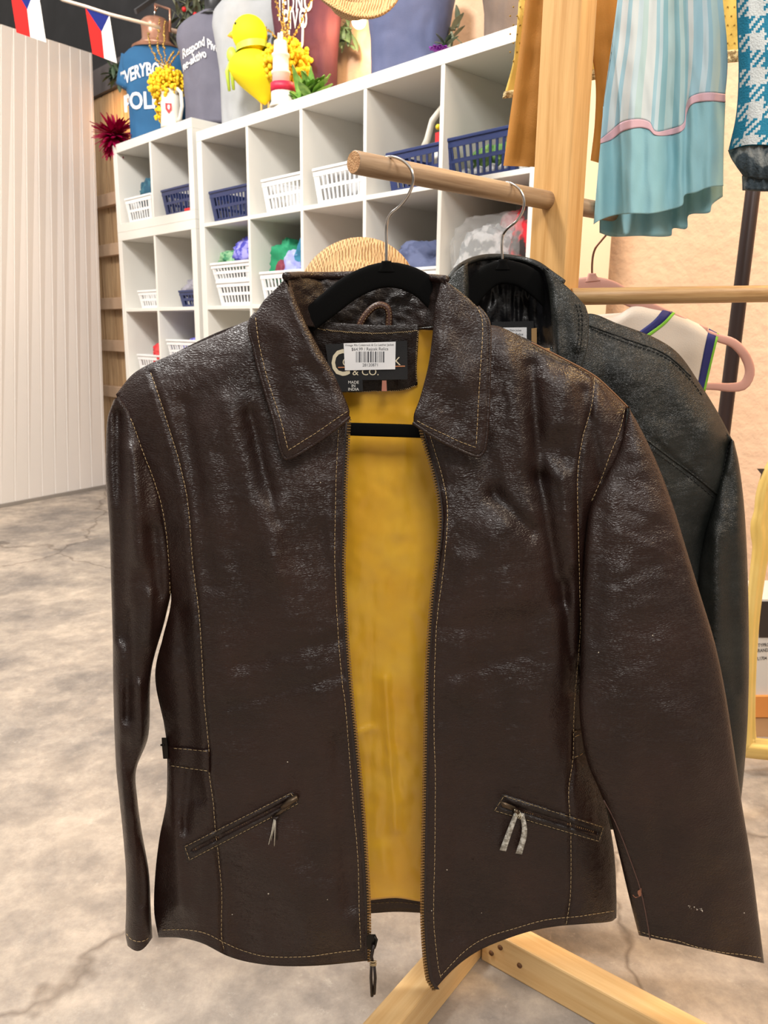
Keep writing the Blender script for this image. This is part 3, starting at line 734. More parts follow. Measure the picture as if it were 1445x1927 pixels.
# leafy green clump
LEAF = mat('leaf_green', (.10, .26, .03), .5, var=(40, (.24, .42, .08), .35, .6)); DLEAF = mat('dark_leaf', (.03, .06, .03), .5, var=(40, (.07, .12, .06), .35, .6))
def leaf(g, c, d, L_, w, nrm=None):
    d = V(d).normalized(); s = d.cross(V((0, 0, 1)) if abs(d.z) < .9 else V((0, 1, 0))).normalized(); n = s.cross(d); c = V(c)
    vs = []
    for i in range(7):
        q = i/6; ww = w*math.sin(math.pi*min(.97, q*.93+.05))**.8; b = n*(-.25*L_*q*q)
        vs += [c+d*L_*q-s*ww/2+b, c+d*L_*q+b+n*w*.15, c+d*L_*q+s*ww/2+b]
    fs = []
    for i in range(6):
        for k in (0, 1): a = i*3+k; fs.append((a, a+1, a+4, a+3))
    g.add(vs, fs)
ul = SH(572, 175, .06)[0]
t = thing('lettuce_pick', S(ul, .07, 1.8205), 'clump of ruffled bright green leaves lying beside the tower vase', 'leaves', YAW)
g = G(); rnd = random.Random(5)
for k in range(36):
    a = rnd.uniform(0, 6.28); g_ = rnd.uniform(.2, 1.2); leaf(g, (rnd.uniform(-.03, .03), rnd.uniform(-.02, .02), .01), (math.cos(a)*math.cos(g_)*.9+.35, math.sin(a)*math.cos(g_)*.5, math.sin(g_)), rnd.uniform(.06, .12), rnd.uniform(.03, .05))
for p in g.v: p.z = max(p.z, .001)
g.build('leaves', LEAF, t, local=True)
# yellow chick
uc = SH(470, 150, .04)[0]
t = thing('yellow_chick', S(uc, .07, 1.8205), 'bright yellow chick figure with a lime ribbon round its neck standing on thin legs', 'ornament', -.15)
k_ = pxm(470, .05); zc = lambda y: SH(470, y, .05)[1]-1.8205
YEL = mat('chick_yellow', (.90, .74, .0), .75, var=(5, (.90, .68, .0), .4, .7), bump=(400, .4, .002))
g = G(); zb0 = zc(198); zt0 = zc(88); Hb = zt0-zb0
rings = []
for i in range(25):
    q = i/24; r = (max(.001, math.sin(math.pi*q**1.35*.96+.06))**.8)*.104 if 0 < q < 1 else .002
    cx_ = .035-.055*q+ .0
    rings.append([V((cx_+.0+r*1.0*math.cos(2*math.pi*k/28)*1.05, r*.9*math.sin(2*math.pi*k/28), zb0+Hb*q)) for k in range(28)])
g.loft(rings); g.build('body', YEL, t, local=True)
g = G(); g.ball((-.022, 0, zc(63)), .070, 24, 0, (1, .95, 1)); g.build('head', YEL, t, local=True)
g = G(); g.tube([(-.075, -.004, zc(63)), (-.096, -.006, zc(63.5)), (-.112, -.008, zc(65))], [.020, .012, .001], 10); g.build('beak', mat('beak_orange', (.88, .45, .02), .6), t, local=True)
g = G(); g.ball((-.062, -.050, zc(50)), .005, 8); g.build('eye', BPRINT, t, local=True)
g = G(); g.ball((.045, -.070, zc(128)), .040, 16, 0, (1.1, .45, .8)); g.build('wing', YEL, t, local=True)
RIBN = mat('lime_ribbon', (.48, .62, .06), .45)
g = G(); zr = zc(88)
g.loft([[V((-.015+.062*math.cos(a), .058*math.sin(a), zr+dz+.010*math.cos(a))) for a in [2*math.pi*k/28 for k in range(28)]] for dz in (-.012, .012)], False)
g.build('neck_ribbon', RIBN, t, local=True)
g = G(); g.ball((-.092, -.02, zc(104)), .026, 12, 0, (.8, .6, 1.15)); g.tube([(-.094, -.02, zc(112)), (-.112, -.022, zc(135)), (-.106, -.02, zc(172))], [.006, .009, .006], 6); g.tube([(-.090, -.02, zc(112)), (-.092, -.024, zc(135)), (-.088, -.02, zc(170))], [.006, .009, .006], 6)
g.build('bow', RIBN, t, local=True)
for dx in (.02, .05):
    g = G(); g.tube([(dx, 0, 0), (dx, 0, zb0+.03)], .004, 8); g.build('leg', mat('leg_orange', (.80, .42, .12), .6), t, local=True)
# magenta tinsel pom-pom
up_, zp = SH(212, 258, .02)
t = thing('tinsel_pompom', S(up_, .03, zp), 'shiny magenta tinsel pom-pom on the far left end of the shelf top', 'pom-pom', YAW)
MAG = mat('magenta_foil', (.50, .005, .085), .22, metal=.55); g = G(); rnd = random.Random(9)
for k in range(230):
    d = V((rnd.gauss(0, 1), rnd.gauss(0, 1), rnd.gauss(0, 1))).normalized(); L_ = rnd.uniform(.06, .12)
    leaf(g, d*.01, d, L_, rnd.uniform(.018, .03))
g.build('foil_strips', MAG, t, local=True)
# purple flower near the right end
uf, zf = SH(824, 86, .03)
t = thing('purple_flower', S(uf, .035, 1.8205), 'small purple artificial flower with green leaves lying on the shelf top', 'flower', YAW)
g = G()
for k in range(9): a = k*.7; leaf(g, (0, 0, .018), (math.cos(a), math.sin(a), .35), .032, .024)
g.build('petals', mat('violet_petal', (.20, .01, .35), .5), t, local=True)
g = G()
for k in range(7): a = k*.9; leaf(g, (.01, .02, .03), (math.cos(a), math.sin(a)*.4, .7), .045, .018)
g.build('leaves', DLEAF, t, local=True)
# hanging greenery on the wall
def garland(px, py, v, label, n, rad, seed, m, berries=0):
    u, z = SH(px, py, v); t = thing('garland', S(u, v, z), label, 'garland', YAW, None); g = G(); rnd = random.Random(seed)
    for k in range(n):
        a = rnd.uniform(0, 6.28); c = V((rnd.uniform(-rad, rad), rnd.uniform(-.02, .02), rnd.uniform(-rad*.7, rad*.7)))
        leaf(g, c, (math.cos(a), rnd.uniform(-.6, .1), math.sin(a)), rnd.uniform(.05, .09), rnd.uniform(.015, .028))
    g.tube([(-rad, 0, 0), (0, .0, .02), (rad, 0, 0)], .004, 6)
    g.build('leaves', m, t, local=True)
    for k in range(berries):
        g = G(); g.ball((rnd.uniform(-rad, rad), -.04, rnd.uniform(-rad*.6, rad*.6)), .012, 8); g.build('berry', MATS['red_paint'], t, local=True)
SAGE = mat('sage_leaf', (.13, .15, .09), .6, var=(30, (.25, .26, .17), .4, .6))
garland(360, 42, .38, 'sage green garland with red berries between the blue and mauve T-shirts', 80, .16, 1, SAGE, 4)
garland(425, 6, .38, 'dark garland with red berries at the top edge above the mauve T-shirt', 60, .14, 2, DLEAF, 5)
garland(222, 138, .34, 'dark leafy sprig beside the left sleeve of the blue polka T-shirt', 26, .07, 3, DLEAF)
garland(640, 62, .38, 'sprig of olive leaves hanging on the wall beside the maroon T-shirt', 40, .07, 4, DLEAF)
garland(840, 62, .30, 'small green sprig standing behind the purple flower', 22, .04, 6, SAGE)
# copper rail behind the blue shirt
ur, zr = SH(325, 60, .30)
rod('copper_rail', S(SH(275, 45, .30)[0], .30, SH(275, 45, .30)[1]), S(SH(398, 76, .30)[0], .30, SH(398, 76, .30)[1]), .011, mat('pale_copper', (.62, .42, .30), .35)); tag(bpy.data.objects['copper_rail'], 'pale copper rail running behind the blue and mauve T-shirts', 'rail')
pA = [S(SH(x, y, .2)[0], .2, SH(x, y, .2)[1]) for x, y in ((292, 8), (320, 18), (320, 60))]
g = G(); g.tube(pA, .006, 8); g.tube([pA[0], pA[0]+V((0, 0, -.03))], .006, 8); tag(g.build('copper_hook', mat('copper_metal', (.6, .3, .2), .3, metal=.8), None), 'bent copper hook above the blue polka T-shirt', 'hook')

# glowing bulb + straw hats
ub, zb = SH(661, 34, .30)
t = thing('wall_bulb', S(ub, .34, zb), 'glowing warm bulb on the wall beneath the hanging straw hat', 'light')
g = G(); g.ball((0, 0, 0), .028, 16); g.build('glass_globe', mat('bulb_glow', (1, .75, .4), .4, emit=((1, .72, .36), 14)), t, local=True)
g = G(); g.lathe([(.014, .024), (.016, .06), (.010, .07)], (0, 0, 0), 14); g.build('socket', DARKMET, t, local=True)
lp = bpy.data.lights.new('bulb_light', 'POINT'); lp.energy = 3.2; lp.color = (1, .66, .32); lp.shadow_soft_size = .03
lo = bpy.data.objects.new('bulb_light', lp); COL.objects.link(lo); lo.location = S(ub, .29, zb-.02)
lp = bpy.data.lights.new('slat_glow_spot', 'SPOT'); lp.energy = 7; lp.color = (1, .55, .16); lp.shadow_soft_size = .04; lp.spot_size = 1.25; lp.spot_blend = .6  # unseen spot without a fixture, added for the orange glow on the slats
lo = bpy.data.objects.new('slat_glow_spot', lp); COL.objects.link(lo); _u, _z = SH(203, 240, .34); lo.location = S(_u+.24, .12, _z-.02); lo.rotation_euler = (S(_u+.12, .38, _z)-lo.location).to_track_quat('-Z', 'Y').to_euler()
def straw():
    m = bpy.data.materials.new('woven_straw'); m.use_nodes = True; nt = m.node_tree; N = nt.nodes; L = nt.links; b = N['Principled BSDF']; b.inputs['Roughness'].default_value = .7
    tc = N.new('ShaderNodeTexCoord'); hts = []
    for rot in (0.6, -0.6):
        mp = N.new('ShaderNodeMapping'); mp.inputs['Rotation'].default_value = (0, rot, 0); L.new(tc.outputs['Object'], mp.inputs[0])
        w = N.new('ShaderNodeTexWave'); w.inputs['Scale'].default_value = 62; w.inputs['Distortion'].default_value = 3.5; w.inputs['Detail'].default_value = 2; L.new(mp.outputs[0], w.inputs[0]); hts.append(w)
    mx = N.new('ShaderNodeMath'); mx.operation = 'MAXIMUM'; L.new(hts[0].outputs['Fac'], mx.inputs[0]); L.new(hts[1].outputs['Fac'], mx.inputs[1])
    rp = N.new('ShaderNodeValToRGB'); rp.color_ramp.elements[0].color = (.30, .165, .06, 1); rp.color_ramp.elements[1].color = (.60, .38, .175, 1); rp.color_ramp.elements[0].position = .35
    L.new(mx.outputs[0], rp.inputs[0]); L.new(rp.outputs[0], b.inputs['Base Color'])
    bp = N.new('ShaderNodeBump'); bp.inputs['Distance'].default_value = .003; bp.inputs['Strength'].default_value = .8; L.new(mx.outputs[0], bp.inputs['Height']); L.new(bp.outputs[0], b.inputs['Normal'])
    return m
STRAW = straw()
def hat(loc, R_, Hc, rot, label):
    t = thing('straw_hat', loc, label, 'hat'); t.rotation_euler = rot
    PM[t.name] = Matrix.Identity(4)
    g = G(); n = 48
    pr = [(R_, -.012), (R_*.99, -.006), (R_*.8, .002), (R_*.6, .004), (R_*.54, .012), (R_*.50, Hc*.6), (R_*.44, Hc*.9), (R_*.25, Hc), (.002, Hc*.97)]
    pr2 = [(r-.003 if r > .01 else .001, z-.003) for r, z in pr[::-1]]
    rings = [[V((r*math.cos(2*math.pi*k/n), r*math.sin(2*math.pi*k/n), z+(.012*math.sin(4*math.pi*k/n)*(r/R_)**3))) for k in range(n)] for r, z in pr+pr2]
    g.loft(rings, False); 
    nR = len(rings); 
    for k in range(n): g.f.append(((nR-1)*n+k, (nR-1)*n+(k+1) % n, (k+1) % n, k)); g.m.append(0)
    g.build('weave', STRAW, t, local=True)
    g = G(); g.loft([[V((r*math.cos(2*math.pi*k/n), r*math.sin(2*math.pi*k/n), z)) for k in range(n)] for r, z in ((R_*.545, .014), (R_*.535, .035))], False)
    g.build('hat_band', mat('tan_band', (.40, .24, .10), .6), t, local=True)
    return t
hat(P(664, -40, 2.15), .125, .075, (math.radians(240), math.radians(14), 0), 'straw hat hanging at the top edge above the glowing bulb')
hp = P(672, 560, 1.62)
hat(hp+V((0, .02, 0)), .125, .09, (math.radians(80), 0, 0), 'round straw hat brim showing behind the brown jacket collar')
t = thing('hat_stand', V((hp.x, hp.y+.06, 0)), 'slim hat stand carrying the straw hat behind the brown jacket', 'stand')
g = G(); g.lathe([(.10, 0), (.10, .012), (.012, .02), (.012, hp.z-.03), (.04, hp.z-.02), (.04, hp.z-.01)], (0, 0, 0), 20); g.build('stand_pole', DARKMET, t, local=True)

# bunting
def flag(c4, mid, tip, Y, label):
    t = thing('czech_flag', P(*c4[0], Y), label, 'flag', 0, 'flags on the ribbon bunting'); 
    (tl, tr, br, bl) = c4
    def q(p, dy=0): return P(p[0], p[1], Y+dy)
    def sheet(pts, m, nm):
        g = G(); n = len(pts); g.add([q(p) for p in pts]+[q(p, .004) for p in pts], [tuple(range(n-1, -1, -1)), tuple(n+k for k in range(n))]+[(k, (k+1) % n, n+(k+1) % n, n+k) for k in range(n)]); g.build(nm, m, t, False)
    sheet([tl, tip, mid, bl], mat('flag_red', (.52, .010, .008), .75, spec=.2), 'red_stripe'); sheet([tr, br, mid, tip], mat('flag_white', (.60, .57, .54), .75, spec=.2), 'white_stripe'); sheet([tl, tr, tip], mat('flag_blue', (.004, .012, .135), .75, spec=.2), 'blue_triangle')
flag([(14, -48), (70, -32), (87, 80), (31, 61)], (57, 70), (51, 18), 3.0, 'red, white and blue flag at the top left corner of the bunting')
flag([(160, 13), (206, 28), (220, 119), (174, 101)], (196, 110), (191, 60), 3.05, 'red, white and blue flag on the bunting beside the blue polka T-shirt')
g = G(); g.tube([P(x, y, Y) for x, y, Y in ((-40, -66, 2.98), (14, -48, 2.998), (70, -32, 3.0), (118, 0, 3.03), (160, 12, 3.05), (206, 27, 3.05), (272, 44, 3.1), (300, 52, 3.4))], .006, 6)
tag(g.build('bunting_ribbon', mat('cream_ribbon', (.62, .52, .44), .7), None), 'cream ribbon carrying the small flags across the dark wall', 'ribbon')
o = beam('ceiling_conduit', P(255, 22, 4.0), P(330, -30, 4.4), .02, .012, V((0, 0, 1)), mat('grey_paint', (.05, .05, .055), .4)); tag(o, 'thin dark metal strip on the black wall above the bunting', 'strip')
# ================================================================== WOODEN RACK
A0 = V((-.0370, .8840, CH+.17679)); A1 = V((.2123, 1.1056, CH+.17679)); DD = (A1-A0).normalized(); LAT = V((DD.y, -DD.x, 0))
J = F(903, 1806)
rk = thing('wooden_rack', (J.x, J.y, 0), 'pine clothes rack with post, crossed feet and dowel arms carrying the leather jackets', 'rack')
pc = A1+DD*.018+LAT*.004
beam('post', (pc.x, pc.y, .064), (pc.x, pc.y, 1.86), .060, .036, LAT, PINE, rk, .003)
rod('dowel_arm', A0, A1+DD*.012, .0118, DOWEL, rk, ENDW)
rod('dowel_arm', A1+DD*.03, A1+DD*.30, .0118, DOWEL, rk, ENDW)
q0 = pc+LAT*.03; q0.z = P(1080, 561, 1.13).z
q1 = P(1560, 551, 1.11)
rod('side_dowel', q0, q1, .0112, DOWEL2, rk, ENDW)
fa = (F(903, 1806)-F(807, 1927)).normalized(); fb = (F(1115, 1927)-J).normalized()
na = V((-fa.y, fa.x, 0)); nb = V((-fb.y, fb.x, 0))
if na.x > 0: na = -na
if nb.y < 0: nb = -nb
FH = .062
ca = J+na*.0215; ca.z = FH/2
beam('foot_board', ca-fa*.42, ca+fa*.36, .042, FH, na, PINE2, rk, .003)
cb = J+nb*.0215+fb*.0012; cb.z = FH/2
beam('foot_board', cb, cb+fb*.62, .042, FH, nb, PINE2, rk, .003)
for a_, z_ in ((.035, .043), (.020, .024), (.07, .030)):
    g = G(); c = J+fb*a_+nb*-.0003; g.lathe([(.001, -.001), (.0042, -.0008), (.0042, .0008)], (0, 0, 0), 12)
    o = g.build('knot', mat('knot_brown', (.16, .07, .025), .6), rk, M0=Matrix.Translation(V((c.x, c.y, z_))) @ (-nb).to_track_quat('Z', 'Y').to_matrix().to_4x4())

# ================================================================== HANGERS
def sweep(g, pts, wy, n=16):
    """pts: (px,py,Y,halfwidth_px) -> flat rounded bar in the picture plane with depth wy"""
    ring = []
    N_ = len(pts)
    for i in range(N_):
        x, y, Y, h = pts[i]; a = pts[max(0, i-1)]; b = pts[min(N_-1, i+1)]
        dx, dy = b[0]-a[0], b[1]-a[1]; l = math.hypot(dx, dy) or 1; nx, ny = -dy/l, dx/l; r = []
        for k in range(n):
            t = 2*math.pi*k/n; c = math.copysign(abs(math.cos(t))**.8, math.cos(t)); s = math.copysign(abs(math.sin(t))**.6, math.sin(t))
            r.append(P(x+nx*h*c, y+ny*h*c, Y+wy*s))
        ring.append(r)
    g.loft(ring, True)
def samp(pts, n): return [cr(tuple(pts), i/n) for i in range(n+1)]
def hanger(name, label, m, arm, nub, bar, hook, wy=.0035, group=None, extra=None):
    t = thing(name, P(arm[len(arm)//2][0], arm[len(arm)//2][1], arm[0][2]), label, 'hanger', 0, group)
    g = G(); sweep(g, samp(arm, 60), wy); g.build('arms', m, t)
    if nub: g = G(); sweep(g, samp(nub, 8), wy*1.2); g.build('neck', m, t)
    if bar: g = G(); sweep(g, samp(bar, 24), wy*.9); g.build('trouser_bar', m, t)
    if extra: extra(t)
    g = G(); g.tube([P(*cr(tuple(hook), i/60)) for i in range(61)], .00165 if name != 'pink_hanger' else .0017, 10); g.build('hook', STEEL if name != 'pink_hanger' else mat('copper_wire', (.35, .20, .14), .3, metal=.9), t)
    return t
YH = .912
hanger('velvet_hanger', 'black velvet hanger with steel hook inside the brown leather jacket', VELVET,
  [(318, 735, YH-.005, 14), (420, 690, YH, 16), (560, 618, YH, 20), (612, 578, YH, 23), (665, 538, YH, 24), (727, 517, YH, 24), (788, 533, YH, 24), (838, 580, YH, 23), (900, 632, YH, 20), (1010, 690, YH, 16), (1105, 735, YH-.005, 14)],
  [(727, 512, YH, 22), (727, 500, YH, 12), (727, 491, YH, 9)],
  [(330, 752, YH, 9), (345, 790, YH, 10), (450, 803, YH, 11), (600, 806, YH, 12), (740, 810, YH, 12.5), (900, 815, YH, 12), (1040, 812, YH, 11), (1092, 790, YH, 10), (1098, 752, YH, 9)],
  [(727, 494, YH, ), (727, 460, YH), (727, 425, YH), (734, 404, .908), (752, 388, .901), (768, 367, .893), (777, 343, .888), (775, 322, .888), (764, 307, .893), (749, 298, .900), (735, 295, .908), (722, 297, .918), (713, 304, .926)])
YH2 = 1.045
hanger('velvet_hanger', 'black velvet hanger with steel hook inside the black leather jacket', VELVET,
  [(700, 690, YH2-.005, 12), (800, 640, YH2, 14), (865, 590, YH2, 18), (890, 550, YH2, 21), (920, 520, YH2, 22), (947, 512, YH2, 22), (985, 520, YH2, 22), (1022, 548, YH2, 21), (1060, 590, YH2, 18), (1160, 655, YH2, 14), (1270, 710, YH2-.005, 12)],
  [(946, 508, YH2, 20), (946, 497, YH2, 10), (946, 488, YH2, 8)],
  [(712, 710, YH2, 8), (740, 745, YH2, 9), (950, 752, YH2, 10), (1200, 755, YH2, 9), (1262, 722, YH2, 8)],
  [(945, 490, YH2), (944, 462, YH2), (946, 443, YH2), (955, 430, 1.040), (972, 416, 1.034), (984, 396, 1.029), (986, 376, 1.028), (978, 357, 1.031), (964, 346, 1.040), (952, 343, 1.050), (943, 347, 1.060)])

# ================================================================== BROWN LEATHER JACKET
bj = thing('brown_leather_jacket', P(745, 1800, .91), 'dark brown leather jacket with tan stitching, hanging unzipped over a golden lining', 'jacket')
ZL = [(655, 790), (652, 844), (648, 920), (647, 996), (645, 1065), (650, 1180), (659, 1297), (668, 1386), (680, 1508), (688, 1620), (692, 1700), (693, 1808)]
ZR = [(792, 800), (797, 823), (817, 892), (829, 961), (827, 1020), (815, 1117), (806, 1238), (803, 1340), (800, 1494), (797, 1649), (797, 1746), (806, 1840), (818, 1862)]
LB = [(218, 742), (246, 800), (268, 870), (292, 940), (308, 1000), (318, 1060), (322, 1130), (305, 1205), (292, 1266), (301, 1320), (312, 1385), (316, 1430), (313, 1508), (300, 1577), (292, 1646), (290, 1715), (298, 1764)]
LT = [(218, 742), (255, 700), (330, 664), (410, 630), (481, 602), (560, 640), (655, 790)]
LBt = [(298, 1764), (340, 1765), (380, 1775), (428, 1799), (470, 1811), (530, 1818), (600, 1817), (693, 1808)]
RB = [(1180, 766), (1172, 830), (1150, 885), (1120, 945), (1112, 1010), (1118, 1120), (1112, 1260), (1102, 1390), (1118, 1460), (1140, 1520), (1156, 1610), (1160, 1690), (1160, 1727)]
RT = [(792, 800), (850, 660), (920, 612), (1000, 645), (1060, 675), (1118, 707), (1180, 766)]
RBt = [(818, 1862), (845, 1832), (872, 1808), (905, 1787), (950, 1768), (1000, 1752), (1050, 1743), (1110, 1738), (1150, 1734), (1160, 1727)]
LF = [(430, 760, 500, 1050, 26, -.0045), (470, 780, 520, 980, 14, .004), (515, 960, 520, 1080, 22, -.005), (395, 800, 430, 1300, 30, -.003), (345, 760, 400, 1100, 16, .0035),
      (540, 1100, 600, 1350, 45, -.004), (600, 1000, 640, 1150, 20, .003), (340, 1150, 372, 1500, 16, .006), (320, 1440, 340, 1700, 14, -.005), (355, 1450, 350, 1560, 10, .004),
      (450, 1250, 650, 1200, 16, .002), (430, 1330, 640, 1270, 10, .0015), (500, 1600, 600, 1750, 60, -.006), (640, 1400, 660, 1700, 20, .004), (430, 1620, 460, 1780, 24, .004)]
RF = [(950, 640, 985, 860, 22, -.004), (1000, 690, 1015, 900, 17, .0075), (1015, 900, 1055, 1130, 15, .007), (1062, 1100, 1075, 1300, 12, .006), (1065, 720, 1055, 790, 28, -.006), (1040, 850, 1060, 860, 24, .004),
      (905, 830, 930, 930, 24, .0045), (930, 930, 1000, 1000, 16, .006), (935, 1010, 955, 1120, 55, -.011), (880, 1060, 860, 1300, 28, -.005), (835, 930, 838, 1030, 14, -.004), (1060, 900, 1080, 1060, 14, -.005),
      (860, 1180, 1000, 1160, 18, .002), (850, 1270, 990, 1230, 14, .0018), (1000, 1300, 1010, 1500, 40, -.004), (950, 1600, 1000, 1720, 60, -.004), (860, 1450, 860, 1750, 24, .003), (1100, 740, 1130, 900, 14, .005), (1090, 1250, 1098, 1420, 9, .006)]
def seam_dent(x, y, line):
    best = 1e9
    for a, b in zip(line, line[1:]):
        dx, dy = b[0]-a[0], b[1]-a[1]; t = max(0, min(1, ((x-a[0])*dx+(y-a[1])*dy)/(dx*dx+dy*dy+1e-9))); best = min(best, (x-a[0]-t*dx)**2+(y-a[1]-t*dy)**2)
    d = math.sqrt(best); return d
PL = [(284, 702), (298, 743), (318, 806), (336, 865), (353, 944), (363, 1065), (374, 1152), (381, 1256), (384, 1317), (389, 1369), (393, 1414), (393, 1452), (401, 1508), (405, 1560), (411, 1611), (417, 1680), (417, 1765), (423, 1790)]
PR = [(1119, 710), (1113, 764), (1096, 826), (1087, 892), (1088, 996), (1091, 1117), (1092, 1186), (1085, 1273), (1080, 1340), (1078, 1428), (1070, 1486), (1072, 1532), (1074, 1579), (1073, 1687), (1065, 1741)]
def seamfx(x, y, line):
    d = seam_dent(x, y, line); return .0024*math.exp(-(d/4.5)**2)-.0009*math.exp(-((d-9)/6)**2)
def yl(u, v, x, y):
    Y = .886-.016*min(1, v*3.5)-.010*v
    if v < .07: Y += .018*(1-v/.07)**2
    e = max(0, 1-u/.24); Y += (.012+.026*min(1, max(0, (v-.25)*4)))*e**1.8
    Y += .006*math.sin((x-300)/62)*max(0, v-.6)*2
    Y += .0035*nz(x/80, y/150, 1.3)+.0014*nz(x/28, y/50, 4.1)+.0006*nz(x/11, y/18, 9.)
    for s in LF: Y += gauss_seg(x, y, s)*1.5
    if u < .6: Y += seamfx(x, y, PL)
    return Y+.003*max(0, (u-.9)/.1)
def yr(u, v, x, y):
    Y = .884-.016*min(1, v*3.5)-.014*v
    if v < .07: Y += .018*(1-v/.07)**2
    e = max(0, (u-.78)/.22); Y += (.006+.030*min(1, max(0, (v-.12)*4)))*e**1.8
    Y += .007*math.sin((x-840)/70)*max(0, v-.55)*2
    Y += .0035*nz(x/80, y/150, 7.3)+.0014*nz(x/28, y/50, 14.1)+.0006*nz(x/11, y/18, 19.)
    for s in RF: Y += gauss_seg(x, y, s)*1.35
    if u > .4: Y += seamfx(x, y, PR)
    return Y+.003*max(0, (.1-u)/.1)
vs, fs, uv, DL = patch(LT, LBt, LB, ZL, 120, 260, yl)
mesh('front_panel', vs, fs, BROWN, bj, uvs=uv)
vs, fs, uv, DR = patch(RT, RBt, ZR, RB, 120, 260, yr)
mesh('front_panel', vs, fs, BROWN, bj, uvs=uv)
# back: leather shell and golden lining
BT = [(218, 742), (330, 664), (481, 602), (583, 612), (690, 617), (800, 617), (920, 612), (1060, 675), (1180, 766)]
BL = [(218, 742), (292, 940), (322, 1130), (292, 1266), (312, 1385), (313, 1508), (294, 1646), (305, 1735)]
BR = [(1180, 766), (1120, 945), (1118, 1120), (1102, 1390), (1140, 1520), (1156, 1610), (1158, 1712)]
BB = [(305, 1735), (480, 1732), (697, 1719), (745, 1716), (797, 1718), (980, 1722), (1158, 1712)]
BB2 = [(305, 1712), (480, 1708), (697, 1694), (745, 1690), (797, 1697), (980, 1700), (1158, 1690)]
def yb(u, v, x, y):
    s = max(0, math.sin(math.pi*u))**.7
    return .911+.040*s*min(1, .45+v*4)+.002*nz(x/60, y/160, 3)
def ybl(u, v, x, y):
    Y = yb(u, v, x, y)-.0045
    for s in ((700, 1100, 695, 1650, 6, .0018), (725, 1280, 745, 1560, 9, -.005), (735, 1300, 750, 1500, 7, .0018), (690, 760, 700, 1050, 30, -.003), (760, 820, 745, 1000, 14, -.003), (720, 1600, 730, 1660, 14, -.004), (670, 1380, 700, 1370, 7, -.003), (700, 680, 780, 800, 20, -.002)):
        Y += gauss_seg(x, y, s)
    return Y+.0022*nz(x/30, y/55, 8)+.0012*nz(x/14, y/22, 18)
vs, fs, uv, DB = patch(BT, BB, BL, BR, 90, 120, yb, .0016)
mesh('back_panel', vs, fs, BROWN, bj, uvs=uv)
shr = lambda pts, dx: [(x+dx, y) for x, y in pts]
vs, fs, uv, DLN = patch([(238, 772)]+[(x+(8 if x < 560 else -8 if x > 850 else 0), y+(22 if x < 560 or x > 850 else 4)) for x, y in BT[1:]], shr(BB2, 0), [(238, 772)]+shr(BL[1:-1], 6)+[(305, 1712)], [(1172, 788)]+shr(BR[1:-1], -6)+[(1158, 1690)], 150, 220, ybl, .0008)
mesh('lining', vs, fs, SATIN, bj, uvs=uv)
stitches([(698, 1701), (745, 1698), (798, 1703)], DB, 'hem_stitching', bj, mat('ochre_thread', (.16, .10, .03), .8))
# zips
def zipper(line, inward, DE, name='zipper_teeth'):
    g = G(); gt = G(); L_ = sum(math.dist(a, b) for a, b in zip(line, line[1:])); n = int(L_/5.4); line = tuple(line)
    tape = []
    for i in range(n+1):
        x, y = cr(line, i/n); Y = DE(x-inward*4, y)+.0008
        tape.append((x, y, Y))
        if i % 1 == 0:
            a = P(x-inward*1.5, y, Y-.0018); b = P(x+inward*5.6, y, Y-.0012); gt.bar(a, b, .0017, .0024, V((0, 0, 1)))
    rr = [[P(x-inward*9, y, Y-.0010), P(x+inward*2.2, y, Y-.0010), P(x+inward*2.2, y, Y+.0006), P(x-inward*9, y, Y+.0006)] for x, y, Y in tape]
    g.loft(rr, True); z = g.build('zipper_tape', mat('zip_tape', (.022, .012, .009), .7), bj); o = gt.build(name, BRASS, z, False)
zipper(ZL, 1, DL); zipper(ZR, -1, DR)
g = G()
Yz = DL(690, 1770)-.002
g.loft([[P(x, y, Yz-.003), P(x2, y, Yz-.003), P(x2, y, Yz+.003), P(x, y, Yz+.003)] for x, x2, y in ((693, 706, 1758), (690, 709, 1764), (690, 709, 1778), (693, 706, 1786))])
g.tube([P(704, 1762, Yz-.004), P(709, 1768, Yz-.006), P(706, 1780, Yz-.005)], .0016, 8)
z = bevel(g.build('zipper_slider', DARKMET, bj), .0008)
g = G(); g.tube([P(703, 1778, Yz-.005), P(699, 1800, Yz-.005), P(701, 1813, Yz-.005)], .0022, 8)
g.tube([P(699, 1813, Yz-.005), P(698, 1840, Yz-.004), P(700, 1874, Yz-.004)], [.0018, .002, .0022], 8); g.tube([P(704, 1813, Yz-.005), P(706, 1840, Yz-.004), P(704, 1870, Yz-.004)], [.0018, .002, .0022], 8)
g.build('cord_pull', BROWN2, z)
g = G()
for dy in (-3, 1, 4): g.tube([P(702+6*math.cos(a), 1812+dy+1.5*math.sin(a), Yz-.005-.003*math.sin(a)) for a in [2*math.pi*k/10 for k in range(11)]], .0006, 5)
g.build('knot_thread', THREAD, z)
